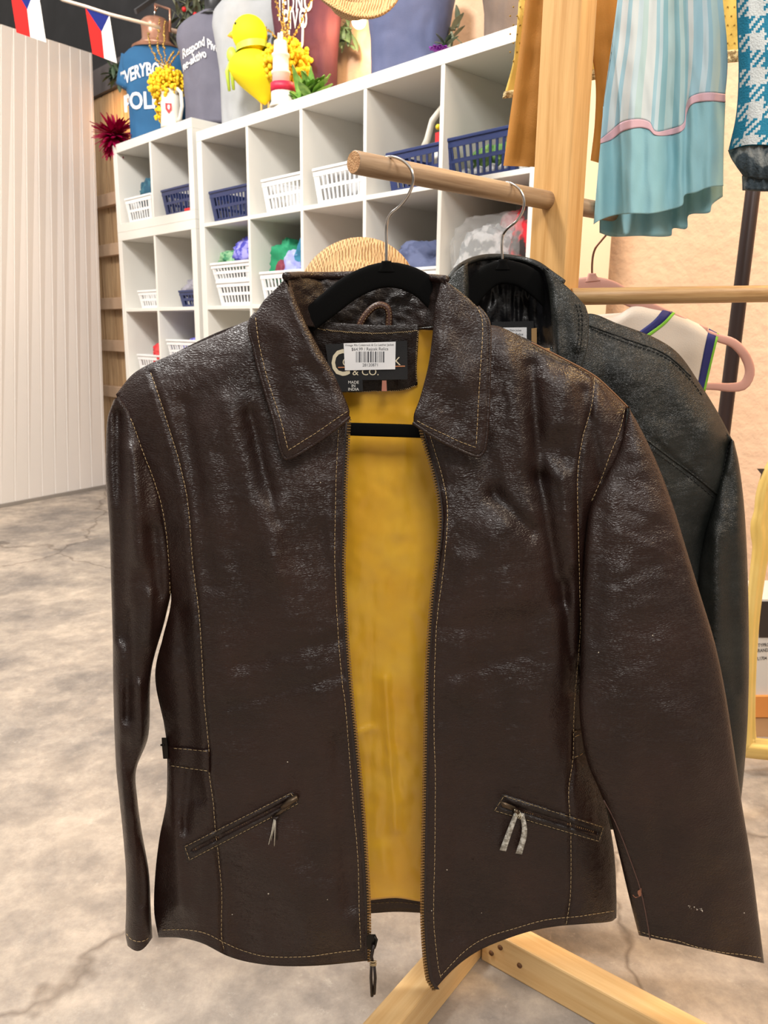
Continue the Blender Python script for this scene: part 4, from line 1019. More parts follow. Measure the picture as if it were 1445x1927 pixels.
# stitching on the fronts
stitches(PL[:-1]+[(422, 1788)], lambda x, y: DL(x+2.5, y), 'seam_stitching', bj)
stitches([(230, 757), (249, 795), (269, 851), (290, 905), (307, 965), (317, 1048), (320, 1120)], DL, 'armhole_stitching', bj)
stitches([(637, 809), (633, 880), (631, 961), (630, 1065), (637, 1204), (645, 1294), (649, 1320), (656, 1404), (664, 1508), (673, 1611), (676, 1715), (679, 1786)], DL, 'zipper_stitching', bj)
stitches([(305, 1750), (353, 1750), (388, 1757), (422, 1774), (457, 1789), (502, 1800), (578, 1800), (630, 1793), (679, 1787)], DL, 'hem_stitching', bj)
stitches(PR, lambda x, y: DR(x-2.5, y), 'seam_stitching', bj)
stitches([(1175, 772), (1167, 806), (1144, 866), (1130, 905), (1112, 945)], DR, 'armhole_stitching', bj)
stitches([(809, 820), (829, 885), (841, 944), (841, 996), (833, 1082), (822, 1169), (817, 1294), (817, 1400), (819, 1455), (818, 1610), (816, 1726), (824, 1815), (830, 1842)], DR, 'zipper_stitching', bj)
stitches([(829, 1837), (872, 1792), (911, 1766), (969, 1747), (1028, 1731), (1093, 1724), (1157, 1714)], DR, 'hem_stitching', bj)
# leather belts at the waist
def strap(quad, DE, name, st1, st2):
    g = G(); (a, b, c, d) = quad; rr = []
    for i in range(13):
        q = i/12; tx, ty = a[0]+(b[0]-a[0])*q, a[1]+(b[1]-a[1])*q; bx, by = d[0]+(c[0]-d[0])*q, d[1]+(c[1]-d[1])*q; r = []
        for k in range(7):
            s = k/6; x, y = tx+(bx-tx)*s, ty+(by-ty)*s; r.append(P(x, y, DE(x, y)-.0022-.0008*math.sin(math.pi*s)))
        for k in range(6, -1, -1):
            s = k/6; x, y = tx+(bx-tx)*s, ty+(by-ty)*s; r.append(P(x, y, DE(x, y)-.0002))
        rr.append(r)
    g.loft(rr, True); o = g.build(name, BROWN, bj)
    f = lambda x, y: DE(x, y)-.0022
    stitches(st1, f, 'strap_stitching', o); stitches(st2, f, 'strap_stitching', o); return o
sl = strap([(313, 1404), (393, 1411), (394, 1454), (318, 1438)], DL, 'waist_strap', [(326, 1408), (360, 1411), (391, 1414)], [(322, 1441), (355, 1446), (392, 1451)])
g = G(); Yb = DL(314, 1410)-.004
g.loft([[P(x0, y, Yb-.003), P(x1, y, Yb-.003), P(x1, y, Yb+.006), P(x0, y, Yb+.006)] for x0, x1, y in ((304, 314, 1388), (305, 316, 1408), (307, 317, 1428))])
g.tube([P(303, 1402, Yb), P(309, 1402, Yb-.004)], .0015, 8); bevel(g.build('buckle', DARKMET, sl), .0006)
strap([(1080, 1376), (1101, 1370), (1106, 1408), (1079, 1430)], DR, 'waist_strap', [(1082, 1386), (1092, 1382), (1101, 1374)], [(1081, 1425), (1094, 1420), (1104, 1408)])
# pocket welts
def welt(q, DE, name):
    (a, b, c, d) = q; t_ = bj
    def xy(u, v): return (a[0]+(b[0]-a[0])*u)*(1-v)+(d[0]+(c[0]-d[0])*u)*v, (a[1]+(b[1]-a[1])*u)*(1-v)+(d[1]+(c[1]-d[1])*u)*v
    nu, nv = 60, 14; g = G(); pv = []
    for j in range(nv+1):
        for i in range(nu+1):
            u, v = i/nu, j/nv; x, y = xy(u, v)
            e = min(1, min(u, 1-u)*nu/3, min(v, 1-v)*nv/2); Y = DE(x, y)-.0020*math.sqrt(max(0, e))
            if .05 < u < .95: Y += .0042*math.exp(-((v-.5)/.10)**2)-.0012*math.exp(-((v-.24)/.12)**2)-.0012*math.exp(-((v-.76)/.12)**2)+.0005*nz(x/9, y/9, 2)
            pv.append(P(x, y, Y))
    g.add(pv, [(j*(nu+1)+i, (j+1)*(nu+1)+i, (j+1)*(nu+1)+i+1, j*(nu+1)+i+1) for j in range(nv) for i in range(nu)])
    o = g.build('pocket_welt', BROWN2, t_)
    f = lambda x, y: DE(x, y)-.0016
    box = [xy(.02, .08), xy(.98, .08), xy(.98, .92), xy(.02, .92), xy(.02, .08)]
    gg = []
    for p_, q_ in zip(box, box[1:]): stitches([p_, ((p_[0]+q_[0])/2, (p_[1]+q_[1])/2), q_], f, 'welt_stitching', o, mat('worn_thread', (.34, .24, .12), .8), r=.00036)
    g = G(); n = 46
    for i in range(n):
        u = .08+.84*i/n; x, y = xy(u, .5); x2, y2 = xy(u, .44); x3, y3 = xy(u, .56); Y = DE(x, y)+.0006
        g.bar(P(x2, y2, Y), P(x3, y3, Y), .0008, .001, V((1, 0, 0)))
    g.build('pocket_zip', BRASS, o, False)
    return o
wl = welt([(343, 1593), (550, 1489), (566, 1512), (353, 1623)], DL, 'l')
wr = welt([(946, 1494), (1140, 1556), (1130, 1587), (925, 1527)], DR, 'r')
LT_ = BROWN2
Yp = DL(530, 1520)-.004
g = G(); g.tube([P(560, 1500, Yp+.001), P(546, 1508, Yp), P(530, 1520, Yp-.001)], [.0035, .0042, .003], 10); g.tube([P(548, 1512, Yp), P(530, 1526, Yp-.001), P(518, 1536, Yp-.001)], .0022, 8); sld = g.build('pocket_slider', mat('bronze', (.10, .07, .045), .4, metal=.8), wl)
g = G()
for k, (dx, dy) in enumerate(((-14, 66), (-6, 56), (0, 62), (5, 54), (-10, 48))): g.tube([P(518, 1536, Yp-.001), P(518+dx*.4, 1536+dy*.5, Yp-.003), P(518+dx, 1536+dy, Yp)], [.0017, .0014, .0011], 6)
g.tube([P(513, 1538, Yp-.002), P(520, 1540, Yp-.005), P(525, 1536, Yp-.002)], .0018, 6)
g.build('leather_tassel', BROWN2, sld)
g = G()
for dx, dy, s in ((-14, 67, -1), (-2, 60, 1), (-9, 50, 1)): g.tube([P(517+s, 1540, Yp-.004), P(517+dx*.4+s, 1536+dy*.5, Yp-.005), P(517+dx+s, 1536+dy, Yp-.002)], .0006, 5)
g.build('tassel_thread', mat('grey_thread', (.50, .46, .38), .7), sld)
Yp = DR(970, 1520)-.004
g = G(); g.loft([[P(x+dx, y+dy, Yp-dz) for dx, dy, dz in ((-3, -6, .001), (3, 6, .001), (3, 6, -.001), (-3, -6, -.001))] for x, y in ((943, 1513), (955, 1517), (972, 1524))]); g.tube([P(968, 1524, Yp-.002), P(976, 1530, Yp-.003)], .003, 10); sld = g.build('pocket_slider', MATS['bronze'], wr)
g = G(); SILV = mat('worn_grey_leather', (.26, .24, .20), .45, var=(200, (.58, .56, .50), .45, .6), bump=(500, .8, .002))
for pts in ([(972, 1530), (958, 1566), (946, 1601)], [(982, 1530), (987, 1565), (976, 1607)]):
    rr = []
    for i in range(9):
        x, y = cr(tuple(pts), i/8); w = 4.2+1.8*i/8; rr.append([P(x-w, y-1, Yp-.003), P(x+w, y+1, Yp-.0045), P(x+w, y+1, Yp-.0025), P(x-w, y-1, Yp-.001)])
    g.loft(rr)
g.build('leather_tassel', SILV, sld)
g = G()
for k in range(4): g.tube([P(968+k*3, 1523+k, Yp-.003), P(972+k*3, 1534+k, Yp-.0055), P(968+k*3.4, 1538+k, Yp-.003)], .0007, 5)
g.build('tassel_thread', mat('cream_thread', (.6, .55, .42), .7), sld)
# tiny paint specks on the leather
g = G()
for x, y, s, DE in ((505, 1682, 3, DL), (437, 1721, 2.4, DL), (616, 1693, 2, DL), (541, 1434, 2.4, DL), (841, 1637, 2.4, DR), (906, 1718, 1.6, DR), (603, 908, 2, DL), (432, 713, 1.2, DL), (595, 757, 1.4, DL), (608, 748, 1.2, DL), (1030, 686, 2.2, DR), (812, 1714, 2.4, DR)):
    Y = DE(x, y)-.0006; g.ball(P(x, y, Y), .0006*s*.6, 6, 0, (1, .3, 1))
g.build('specks', mat('pale_speck', (.5, .44, .36), .8), bj)

# collar
def wing(T, B, L_, R, yf, st, name='collar_wing', nu=60, nv=80, th=.0032):
    vs, fs, uv, DE = patch(T, B, L_, R, nu, nv, yf, th)
    o = mesh(name, vs, fs, BROWN, bj, uvs=uv); return o, DE
# left wing: left edge outer, right edge = neck fold
def ywl(u, v, x, y):
    Y = .852+.020*(1-v)**2+.003*(1-u)
    e = max(0, (u-.86)/.14); Y += .010*e*e*(1-.4*v); e2 = max(0, (.06-u)/.06); Y += .0015*e2*e2
    Y += .0025*nz(x/60, y/80, 21)+.001*nz(x/22, y/30, 5)
    for s in ((495, 610, 600, 700, 34, -.003), (560, 560, 600, 680, 18, -.003), (510, 640, 530, 760, 16, .0025), (575, 690, 620, 740, 22, .003), (600, 760, 545, 830, 20, -.002)): Y += gauss_seg(x, y, s)
    return Y
wl_, DWL = wing([(481, 590), (497, 565), (520, 542), (543, 517)], [(537, 861), (543, 862), (600, 828), (657, 784)],
    [(481, 590), (471, 604), (470, 625), (477, 650), (489, 700), (503, 748), (518, 800), (529, 848), (537, 861)],
    [(543, 517), (552, 550), (574, 605), (600, 655), (626, 701), (645, 742), (657, 772), (657, 784)], ywl, None)
stitches([(481, 598), (484, 625), (489, 655), (503, 712), (516, 752), (528, 790), (542, 846)], DWL, 'collar_stitching', wl_)
stitches([(543, 847), (570, 830), (600, 811), (630, 790), (655, 773)], DWL, 'collar_stitching', wl_)
def ywr(u, v, x, y):
    Y = .848+.020*(1-v)**2+.003*u
    e = max(0, (.14-u)/.14); Y += .010*e*e*(1-.4*v); e2 = max(0, (u-.94)/.06); Y += .0015*e2*e2
    Y += .0025*nz(x/60, y/80, 31)+.001*nz(x/22, y/30, 15)
    for s in ((840, 650, 870, 720, 22, -.0035), (830, 600, 880, 640, 20, .002), (880, 700, 885, 800, 20, -.0015), (820, 740, 860, 790, 24, .002)): Y += gauss_seg(x, y, s)
    return Y
wr_, DWR = wing([(832, 525), (850, 537), (875, 556), (899, 578)], [(778, 795), (820, 822), (865, 845), (900, 857)],
    [(832, 525), (826, 545), (818, 580), (815, 620), (806, 688), (790, 750), (779, 780), (778, 795)],
    [(899, 578), (913, 594), (920, 612), (921, 650), (920, 720), (917, 790), (911, 845), (900, 857)], ywr, None)
stitches([(901, 584), (907, 602), (908, 630), (903, 705), (899, 780), (896, 838)], DWR, 'collar_stitching', wr_)
stitches([(895, 842), (860, 829), (838, 818), (805, 803), (783, 791)], DWR, 'collar_stitching', wr_)
# rolled binding edge on the collar tips
for line, DE, par in (([(481, 590), (471, 604), (470, 625), (477, 650), (489, 700), (503, 748), (518, 800), (529, 848), (540, 863), (600, 829), (657, 785)], DWL, wl_), ([(899, 578), (913, 594), (920, 612), (921, 650), (920, 720), (917, 790), (911, 845), (900, 858), (865, 846), (820, 823), (778, 796)], DWR, wr_)):
    g = G(); line = tuple(line); g.tube([P(*(q := cr(line, i/120)), DE(*q)+.0014) for i in range(121)], .0021, 8); g.build('rolled_edge', BROWN, par)
# collar stand and rolled inner collar
g = G(); nu, nv = 80, 30; pv = []
for j in range(nv+1):
    v = j/nv
    for i in range(nu+1):
        u = i/nu; s = 2*u-1
        tx = 538+(838-538)*u; ty = 519-4*math.sin(math.pi*u)+3*nz(u*6, 1, 1)+6*u; bx = 566+(824-566)*u; by = 612+12*math.sin(math.pi*u)
        x = tx+(bx-tx)*v; y = ty+(by-ty)*v
        Y = .948-.075*abs(s)**4-.012*v*(1-abs(s)**4)
        if v < .16: Y += .014*(1-v/.16)**2*(-1 if abs(s) > .8 else 1)*.6; y += 3*(1-v/.16)**2*0
        Y += .004*nz(x/26, y/30, 2)+.002*nz(x/10, y/12, 3)
        Y += gauss_seg(x, y, (575, 530, 640, 590, 16, -.006))+gauss_seg(x, y, (600, 525, 630, 580, 9, .005))
        pv.append(P(x, y, Y))
n0 = len(pv); W_ = nu+1
pv += [p+V((0, .003, 0)) for p in pv]
fs = []
for j in range(nv):
    for i in range(nu):
        a = j*W_+i; fs += [(a, a+W_, a+W_+1, a+1), (n0+a, n0+a+1, n0+a+W_+1, n0+a+W_)]
for i in range(nu): fs += [(i, i+1, n0+i+1, n0+i), (nv*W_+i+1, nv*W_+i, n0+nv*W_+i, n0+nv*W_+i+1)]
mesh('collar_stand', pv, fs, BROWN2, bj)
g = G()
for (x0, x1, y0) in ((541, 836, 517),):
    pts = []
    for i in range(61):
        u = i/60; s = 2*u-1; pts.append(P(538+300*u, 520-4*math.sin(math.pi*u)+3*nz(u*6, 1, 1)+6*u, .951-.080*abs(s)**4))
    g.tube(pts, [.0045]*61, 10)
g.build('collar_roll', BROWN, bj)
# neck facing patch + loop + labels
def yfc(u, v, x, y): return DLN(x, y)-.0035-.0015*math.sin(math.pi*v)+.0007*nz(x/14, y/14, 5)
vs, fs, uv, DF = patch([(572, 600), (640, 608), (720, 612), (789, 610)], [(600, 736), (650, 738), (720, 736), (760, 734), (786, 724)], [(572, 600), (585, 670), (600, 736)], [(789, 610), (786, 660), (784, 700), (786, 724)], 50, 30, yfc, .0014)
fc = mesh('neck_facing', vs, fs, BROWN2, bj, uvs=uv)
for line in ([(632, 737), (660, 739), (700, 737), (740, 736), (770, 731), (784, 725)], [(787, 624), (784, 660), (783, 700), (785, 722)], [(583, 617), (640, 624), (715, 628), (787, 623)]):
    g = G(); L_ = sum(math.dist(a, b) for a, b in zip(line, line[1:])); n = int(L_/3.5)
    for i in range(n):
        x, y = cr(tuple(line), i/n); g.tube([P(x-1.5, y-1.5, DF(x, y)-.0008), P(x+1.5, y+random.uniform(-1, 2), DF(x, y)-.0012)], .0003, 4)
    g.build('raw_edge_thread', THREAD, fc)
g = G(); pts = tuple([(674, 622), (682, 602), (697, 583), (713, 574), (727, 578), (732, 592), (731, 622)])
for i in range(1): pass
rr = []
for i in range(41):
    x, y = cr(pts, i/40); a = cr(pts, max(0, i/40-.02)); b = cr(pts, min(1, i/40+.02)); dx, dy = b[0]-a[0], b[1]-a[1]; l = math.hypot(dx, dy); nx, ny = -dy/l*6.5, dx/l*6.5; Y = .928
    rr.append([P(x-nx, y-ny, Y), P(x, y, Y-.0018), P(x+nx, y+ny, Y), P(x, y, Y+.0018)])
g.loft(rr); lp_ = g.build('hang_loop', mat('rust_brown_leather', (.075, .030, .018), .45, bump=(500, .5, .001)), bj)
for off in (-3.6, 3.6):
    q = []
    for i in range(13):
        x, y = cr(pts, i/12); a = cr(pts, max(0, i/12-.02)); b = cr(pts, min(1, i/12+.02)); dx, dy = b[0]-a[0], b[1]-a[1]; l = math.hypot(dx, dy); q.append((x-dy/l*off, y+dx/l*off))
    stitches(q, lambda x, y: .9275, 'loop_stitching', lp_, off=.0006, r=.0003, dash=4, gap=1.6)
def quadmesh(name, pts, DE, off, m, par, th=.0006, nx=10, ny=6):
    (a, b, c, d) = pts; pv = []
    for j in range(ny+1):
        for i in range(nx+1):
            u, v = i/nx, j/ny; x = (a[0]*(1-u)+b[0]*u)*(1-v)+(d[0]*(1-u)+c[0]*u)*v; y = (a[1]*(1-u)+b[1]*u)*(1-v)+(d[1]*(1-u)+c[1]*u)*v
            pv.append(P(x, y, DE(x, y)-off))
    n = len(pv); W_ = nx+1; pv += [p+V((0, th, 0)) for p in pv]; fs = []
    for j in range(ny):
        for i in range(nx): k = j*W_+i; fs += [(k, k+W_, k+W_+1, k+1), (n+k, n+k+1, n+k+W_+1, n+k+W_)]
    for i in range(nx): fs += [(i, i+1, n+i+1, n+i), (ny*W_+i+1, ny*W_+i, n+ny*W_+i, n+ny*W_+i+1)]
    for j in range(ny): fs += [((j+1)*W_, j*W_, n+j*W_, n+(j+1)*W_), (j*W_+nx, (j+1)*W_+nx, n+(j+1)*W_+nx, n+j*W_+nx)]
    return mesh(name, pv, fs, m, par, False)
DFm = lambda x, y: .9395+.00001*x  # label plane just proud of the facing
dmin = min(DF(x, y) for x in range(612, 790, 8) for y in range(630, 738, 8)); DFm = lambda x, y: dmin-.0004
CLOTHB = mat('black_label_cloth', (.006, .006, .007), .75, bump=(900, .3, .0005))
lb = quadmesh('brand_label', [(612, 648), (766, 641), (767, 714), (622, 716)], DFm, .0006, CLOTHB, fc); 
IV = mat('ivory_thread', (.72, .64, .46), .7); CO_ = mat('copper_thread', (.55, .22, .10), .6)
D1 = lambda x, y: DFm(x, y)-.0008
decal_text('label_lettering', 'C', 641, 706, 70, D1, IV, lb, 0, .78, .01, off=.0003)
decal_text('label_lettering', 'OLEBROO', 692, 689, 22, D1, IV, lb, 0, .95, .0, off=.0003)
decal_text('label_lettering', 'K', 747, 687, 22, D1, IV, lb, 0, .95, .0, off=.0003)
decal_text('label_lettering', '& CO.', 688, 706, 19, D1, IV, lb, .0, 1.0, .0, off=.0003)
quadmesh('label_line', [(636, 690.5), (762, 688), (762, 690), (636, 692.5)], D1, .0005, CO_, lb, .0002)
mi_ = quadmesh('origin_label', [(634, 716), (682, 715), (683, 736), (640, 737)], DFm, .0008, CLOTHB, fc)
for s, y in (('MADE', 722), ('IN', 728.5), ('INDIA', 735)): decal_text('label_lettering', s, 665, y, 7.6, D1, mat('white_thread', (.7, .68, .64), .7), mi_, 0, 1.0, .01, off=.0005)
quadmesh('chalk_mark', [(719, 716), (727, 716), (728, 736), (718, 736)], DFm, .0003, mat('pink_chalk', (.42, .17, .12), .8), fc, .0002)
STK = mat('sticker_white', (.86, .86, .87), .45)
D2 = lambda x, y: DFm(x, y)-.0022
st = quadmesh('price_sticker', [(646.5, 646), (744.5, 643), (743.5, 695), (649, 697)], D2, 0, STK, lb, .0003)
INK = mat('sticker_ink', (.05, .05, .06), .6)
D3 = lambda x, y: D2(x, y)
decal_text('sticker_print', 'Vintage 90s Colebrook & Co Leather Jacket', 695, 651, 5.6, D3, INK, st, .012, .92, 0, off=.0002)
decal_text('sticker_print', '$64.99 / Rejcek Relics', 696, 659.5, 8.2, D3, INK, st, .012, .95, 0, off=.0002)
decal_text('sticker_print', '28120871', 697, 689.5, 8.0, D3, INK, st, .012, .95, 0, off=.0002)
g = G(); x = 670; rnd = random.Random(3)
while x < 721:
    w = rnd.choice((1, 1, 1.6, 2.4)); g.add([P(x, 661.5, D2(0, 0)-.0002), P(x+w, 661.5, D2(0, 0)-.0002), P(x+w, 682, D2(0, 0)-.0002), P(x, 682, D2(0, 0)-.0002)], [(0, 3, 2, 1)]); x += w+rnd.choice((1.1, 1.5, 2.2))
g.build('barcode', INK, st, False)

# sleeves
def sleeve(L_, R, yc, hd, name, par, m, folds, seed, nr=170, n=56, pw=.75, dip=0):
    L_ = tuple(L_); R = tuple(R); rings = []; info = []
    for i in range(nr+1):
        t = i/nr; a = cr(L_, t); b = cr(R, t); Yc = yc(t); h = hd(t); r = []
        for k in range(n):
            th = 2*math.pi*k/n; c = .5-.5*math.cos(th); x = a[0]+(b[0]-a[0])*c; y = a[1]+(b[1]-a[1])*c+dip*math.sin(math.pi*c)*t**24
            s = math.sin(th); Y = Yc-h*math.copysign(abs(s)**pw, s)
            w = abs(s)
            if s > 0:
                Y += w*(.003*nz(x/50, y/90, seed)+.0015*nz(x/20, y/35, seed+3))
                for f in folds: Y += w*gauss_seg(x, y, f)
                info.append((x, y, Y))
            r.append(P(x, y, Y))
        rings.append(r)
    g = G(); g.loft(rings, False)
    # turn the cuff inwards
    last = rings[-1]; c = sum(last, V())/n; ins = []
    for q, zf in ((.0, 0), (.10, .0005), (.14, .006), (.2, .012)):
        ins.append([p+(c-p)*q+V((0, 0, zf)) for p in last])
    g.loft(ins, False)
    kd = kdtree.KDTree(len(info))
    for k, (x, y, Y) in enumerate(info): kd.insert((x, y, 0), k)
    kd.balance()
    def DE(x, y):
        q = kd.find_n((x, y, 0), 4); w = [1/(d+1e-3) for _, _, d in q]; return sum(wi*info[i][2] for wi, (_, i, _) in zip(w, q))/sum(w)
    return g.build(name, m, par), DE
SLL = [(214, 752), (202, 790), (199, 860), (199, 900), (206, 996), (209, 1100), (212, 1204), (213, 1297), (218, 1438), (225, 1508), (232, 1577), (237, 1646), (237, 1715), (236, 1757), (240, 1780)]
SLR = [(226, 744), (262, 800), (282, 860), (300, 905), (316, 985), (326, 1080), (312, 1160), (285, 1262), (279, 1385), (256, 1450), (259, 1508), (266, 1560), (280, 1640), (284, 1715), (287, 1764)]
sl1, DS1 = sleeve(SLL, SLR, lambda t: .905-.004*t, lambda t: .010+.022*min(1, t*5), 'sleeve', bj, BROWN,
    [(222, 780, 228, 1200, 12, .012), (250, 850, 262, 1050, 16, -.010), (290, 1000, 300, 1120, 12, .008), (282, 1120, 280, 1200, 10, -.008), (240, 1150, 240, 1350, 10, .008), (262, 1290, 268, 1400, 10, -.008), (230, 1400, 252, 1460, 12, .005), (222, 1300, 236, 1600, 8, -.005), (262, 1560, 268, 1700, 9, .004)], 41, dip=17)
stitches([(238, 1757), (247, 1768), (262, 1772), (276, 1768), (286, 1755)], DS1, 'cuff_stitching', sl1)
SRL = [(1186, 766), (1168, 830), (1142, 890), (1112, 948), (1102, 1010), (1096, 1120), (1092, 1250), (1090, 1340), (1104, 1430), (1142, 1520), (1165, 1610), (1184, 1690), (1202, 1760)]
SRR = [(1182, 764), (1210, 815), (1240, 880), (1266, 950), (1292, 1035), (1318, 1120), (1345, 1210), (1364, 1300), (1381, 1410), (1397, 1520), (1412, 1610), (1425, 1710), (1438, 1813)]
sl2, DS2 = sleeve(SRL, SRR, lambda t: .902-.050*min(1, t*1.6), lambda t: .010+.020*min(1, t*4), 'sleeve', bj, BROWN,
    [(1180, 800, 1230, 960, 26, -.004), (1130, 960, 1115, 1200, 16, .006), (1134, 1500, 1165, 1580, 7, .004), (1165, 1580, 1205, 1680, 6, .004), (1280, 1350, 1330, 1600, 40, -.004), (1215, 1380, 1250, 1620, 22, .003),
     (1180, 960, 1300, 1010, 7, .0012), (1160, 1000, 1290, 1060, 7, -.0012), (1150, 1100, 1290, 1040, 8, .0014), (1180, 1150, 1320, 1090, 8, -.001), (1200, 900, 1250, 930, 6, .0012), (1170, 880, 1240, 850, 7, .0012)], 51, pw=.6)
stitches([(1200, 1752), (1240, 1764), (1273, 1770), (1310, 1782), (1357, 1792), (1400, 1797), (1434, 1803)], DS2, 'cuff_stitching', sl2)
g = G(); DSo = lambda x, y: DS2(x, y)-.0004
line = ((1136, 1506), (1152, 1535), (1170, 1576), (1190, 1630), (1204, 1671), (1215, 1720), (1223, 1768))
g.tube([P(*(q := cr(line, i/50)), DSo(*q)) for i in range(51)], .0009, 6); g.build('sleeve_seam', mat('worn_seam', (.09, .045, .035), .5), sl2)
g = G(); g.add([P(x, y, DS2(x, y)-.0007) for x, y in ((1190, 1685), (1207, 1671), (1206, 1686), (1196, 1690))], [(0, 3, 2, 1)]); g.build('rust_patch', mat('rust_suede', (.33, .13, .07), .8), sl2)
g = G(); rnd = random.Random(4)
for k in range(16): x = 1290+rnd.uniform(0, 34); y = 1706+(x-1290)*.22+rnd.uniform(-3, 3); g.ball(P(x, y, DS2(x, y)-.0003), rnd.uniform(.0003, .0008), 6)
for x, y in ((1126, 1228), (1228, 1196), (1400, 1718)): g.ball(P(x, y, DS2(x, y)-.0002), .0008, 6)
g.build('scuff_marks', MATS['pale_speck'], sl2)
g = G(); line = ((1000, 645), (1060, 675), (1118, 707), (1150, 735), (1183, 768))
g.tube([P(*(q := cr(line, i/40)), .897) for i in range(41)], .0009, 6); g.build('worn_shoulder_edge', mat('worn_tan_edge', (.20, .09, .035), .6), bj)

# ================================================================== BLACK LEATHER JACKET
kj = thing('black_leather_jacket', P(1050, 1500, 1.03), 'black leather jacket hanging behind the brown one on the same dowel', 'jacket')
def yk(u, v, x, y):
    Y = 1.008+.016*max(0, (u-.8)/.2)**2
    if v < .10: Y += .024*(1-v/.10)**2
    Y += .0035*nz(x/70, y/110, 61)+.0015*nz(x/26, y/40, 62)+.0006*nz(x/11, y/16, 63)
    for s in ((1180, 700, 1240, 830, 34, -.004), (1260, 690, 1330, 800, 30, -.003), (1130, 650, 1150, 760, 20, .003), (1230, 830, 1345, 935, 6, .0022), (1110, 622, 1255, 676, 5, .002), (1300, 950, 1300, 1250, 20, .003)): Y += gauss_seg(x, y, s)
    return Y
KT = [(1036, 640), (1060, 610), (1108, 590), (1160, 608), (1231, 635), (1276, 665), (1317, 722), (1350, 775), (1379, 829)]
vs, fs, uv, DK = patch(KT, [(1000, 1555), (1100, 1560), (1240, 1560), (1330, 1545)], [(1036, 640), (1010, 1000), (1000, 1555)], [(1379, 829), (1352, 935), (1330, 1010), (1335, 1200), (1330, 1545)], 90, 170, yk)
mesh('front_panel', vs, fs, BLACKL, kj, uvs=uv)
vs, fs, uv, DK2 = patch([(560, 800), (640, 690), (760, 630), (850, 605), (880, 640)], [(590, 1545), (760, 1560), (948, 1555)], [(560, 800), (590, 1000), (590, 1545)], [(880, 640), (940, 1000), (948, 1555)], 50, 80, lambda u, v, x, y: 1.008+(.024*(1-v/.1)**2 if v < .1 else 0)+.003*nz(x/70, y/110, 66)+.014*max(0, (.2-u)/.2)**2)
mesh('front_panel', vs, fs, BLACKL, kj, uvs=uv)
vs, fs, uv, _ = patch([(560, 800), (760, 640), (850, 622), (880, 690), (960, 700), (1040, 690), (1085, 625), (1231, 640), (1378, 829)], [(592, 1545), (950, 1550), (1329, 1545)], [(560, 800), (592, 1000), (592, 1545)], [(1378, 829), (1330, 1010), (1329, 1545)], 50, 70, lambda u, v, x, y: 1.036+.016*math.sin(math.pi*u))
mesh('back_panel', vs, fs, BLACKL, kj, uvs=uv)
def kst(pts, DE=DK): stitches(pts, DE, 'seam_stitching', kj, DTHREAD, r=.0005)
kst([(1112, 618), (1180, 645), (1252, 672), (1300, 715), (1322, 745)])
kst([(1215, 826), (1262, 860), (1310, 895), (1347, 925)]); kst([(1209, 834), (1258, 869), (1306, 905), (1345, 938)])
kst([(1372, 838), (1360, 890), (1350, 940), (1335, 1000)])
for ln, rad in (([(1200, 815), (1262, 862), (1310, 897), (1352, 932)], .0016), ([(1108, 612), (1180, 638), (1252, 666), (1300, 708)], .0014)):
    g = G(); ln = tuple(ln); g.tube([P(*(q := cr(ln, i/40)), DK(*q)) for i in range(41)], rad, 6); g.build('seam_ridge', BLACKL, kj)
# black collar: wing, roll, satin interior
def ykc(u, v, x, y): return .992+.018*(1-v)**2+.012*max(0, (.2-u)/.2)**2+.0025*nz(x/30, y/40, 71)+gauss_seg(x, y, (1070, 560, 1085, 650, 12, -.003))
vs, fs, uv, DKC = patch([(1022, 502), (1050, 525), (1080, 552), (1102, 576)], [(1043, 668), (1060, 680), (1080, 690), (1093, 692)], [(1022, 502), (1032, 540), (1037, 590), (1043, 668)], [(1102, 576), (1108, 600), (1104, 660), (1093, 692)], 34, 50, ykc, .003)
kc = mesh('collar_wing', vs, fs, BLACKL, kj, uvs=uv)
for off in (0, 6): stitches([(1090-off, 572), (1096-off, 600), (1093-off, 650), (1082-off, 685)], DKC, 'collar_stitching', kc, DTHREAD, r=.0005)
vs, fs, uv, DKC2 = patch([(846, 524), (856, 512), (868, 502), (880, 494)], [(800, 660), (830, 680), (860, 690), (875, 680)], [(846, 524), (830, 560), (812, 610), (800, 660)], [(880, 494), (882, 540), (880, 600), (875, 680)], 24, 40, lambda u, v, x, y: .992+.018*(1-v)**2+.010*max(0, (u-.8)/.2)**2+.002*nz(x/30, y/40, 75), .003)
mesh('collar_wing', vs, fs, BLACKL, kj, uvs=uv)
pv = []; nu, nv = 60, 24
for j in range(nv+1):
    v = j/nv
    for i in range(nu+1):
        u = i/nu; s = 2*u-1; tx = 868+(1032-868)*u; ty = 503-18*math.sin(math.pi*min(1, u*.85+.1))**1.0+6*u; bx = 878+(1042-878)*u; by = 655
        x = tx+(bx-tx)*v; y = ty+(by-ty)*v
        Y = 1.072-.058*abs(s)**4+.003*nz(x/16, y/22, 81)+.004*nz(x/9, y/40, 82)*(v > .25)
        pv.append(P(x, y, Y))
W_ = nu+1
mesh('satin_lining', pv, [(j*W_+i, (j+1)*W_+i, (j+1)*W_+i+1, j*W_+i+1) for j in range(nv) for i in range(nu)], BSATIN, kj)
g = G(); pts = tuple([(845, 526, 1.012), (862, 505, 1.024), (885, 491, 1.046), (915, 484, 1.068), (950, 484, 1.074), (985, 489, 1.068), (1012, 498, 1.048), (1035, 514, 1.026), (1060, 532, 1.014)])
g.tube([P(*cr(pts, i/60)) for i in range(61)], [.004]*61, 10); g.build('collar_roll', BLACKL, kj)
lb2 = quadmesh('brand_label', [(925, 606), (1004, 604), (1006, 660), (930, 660)], lambda x, y: 1.0585, 0, CLOTHB, kj)
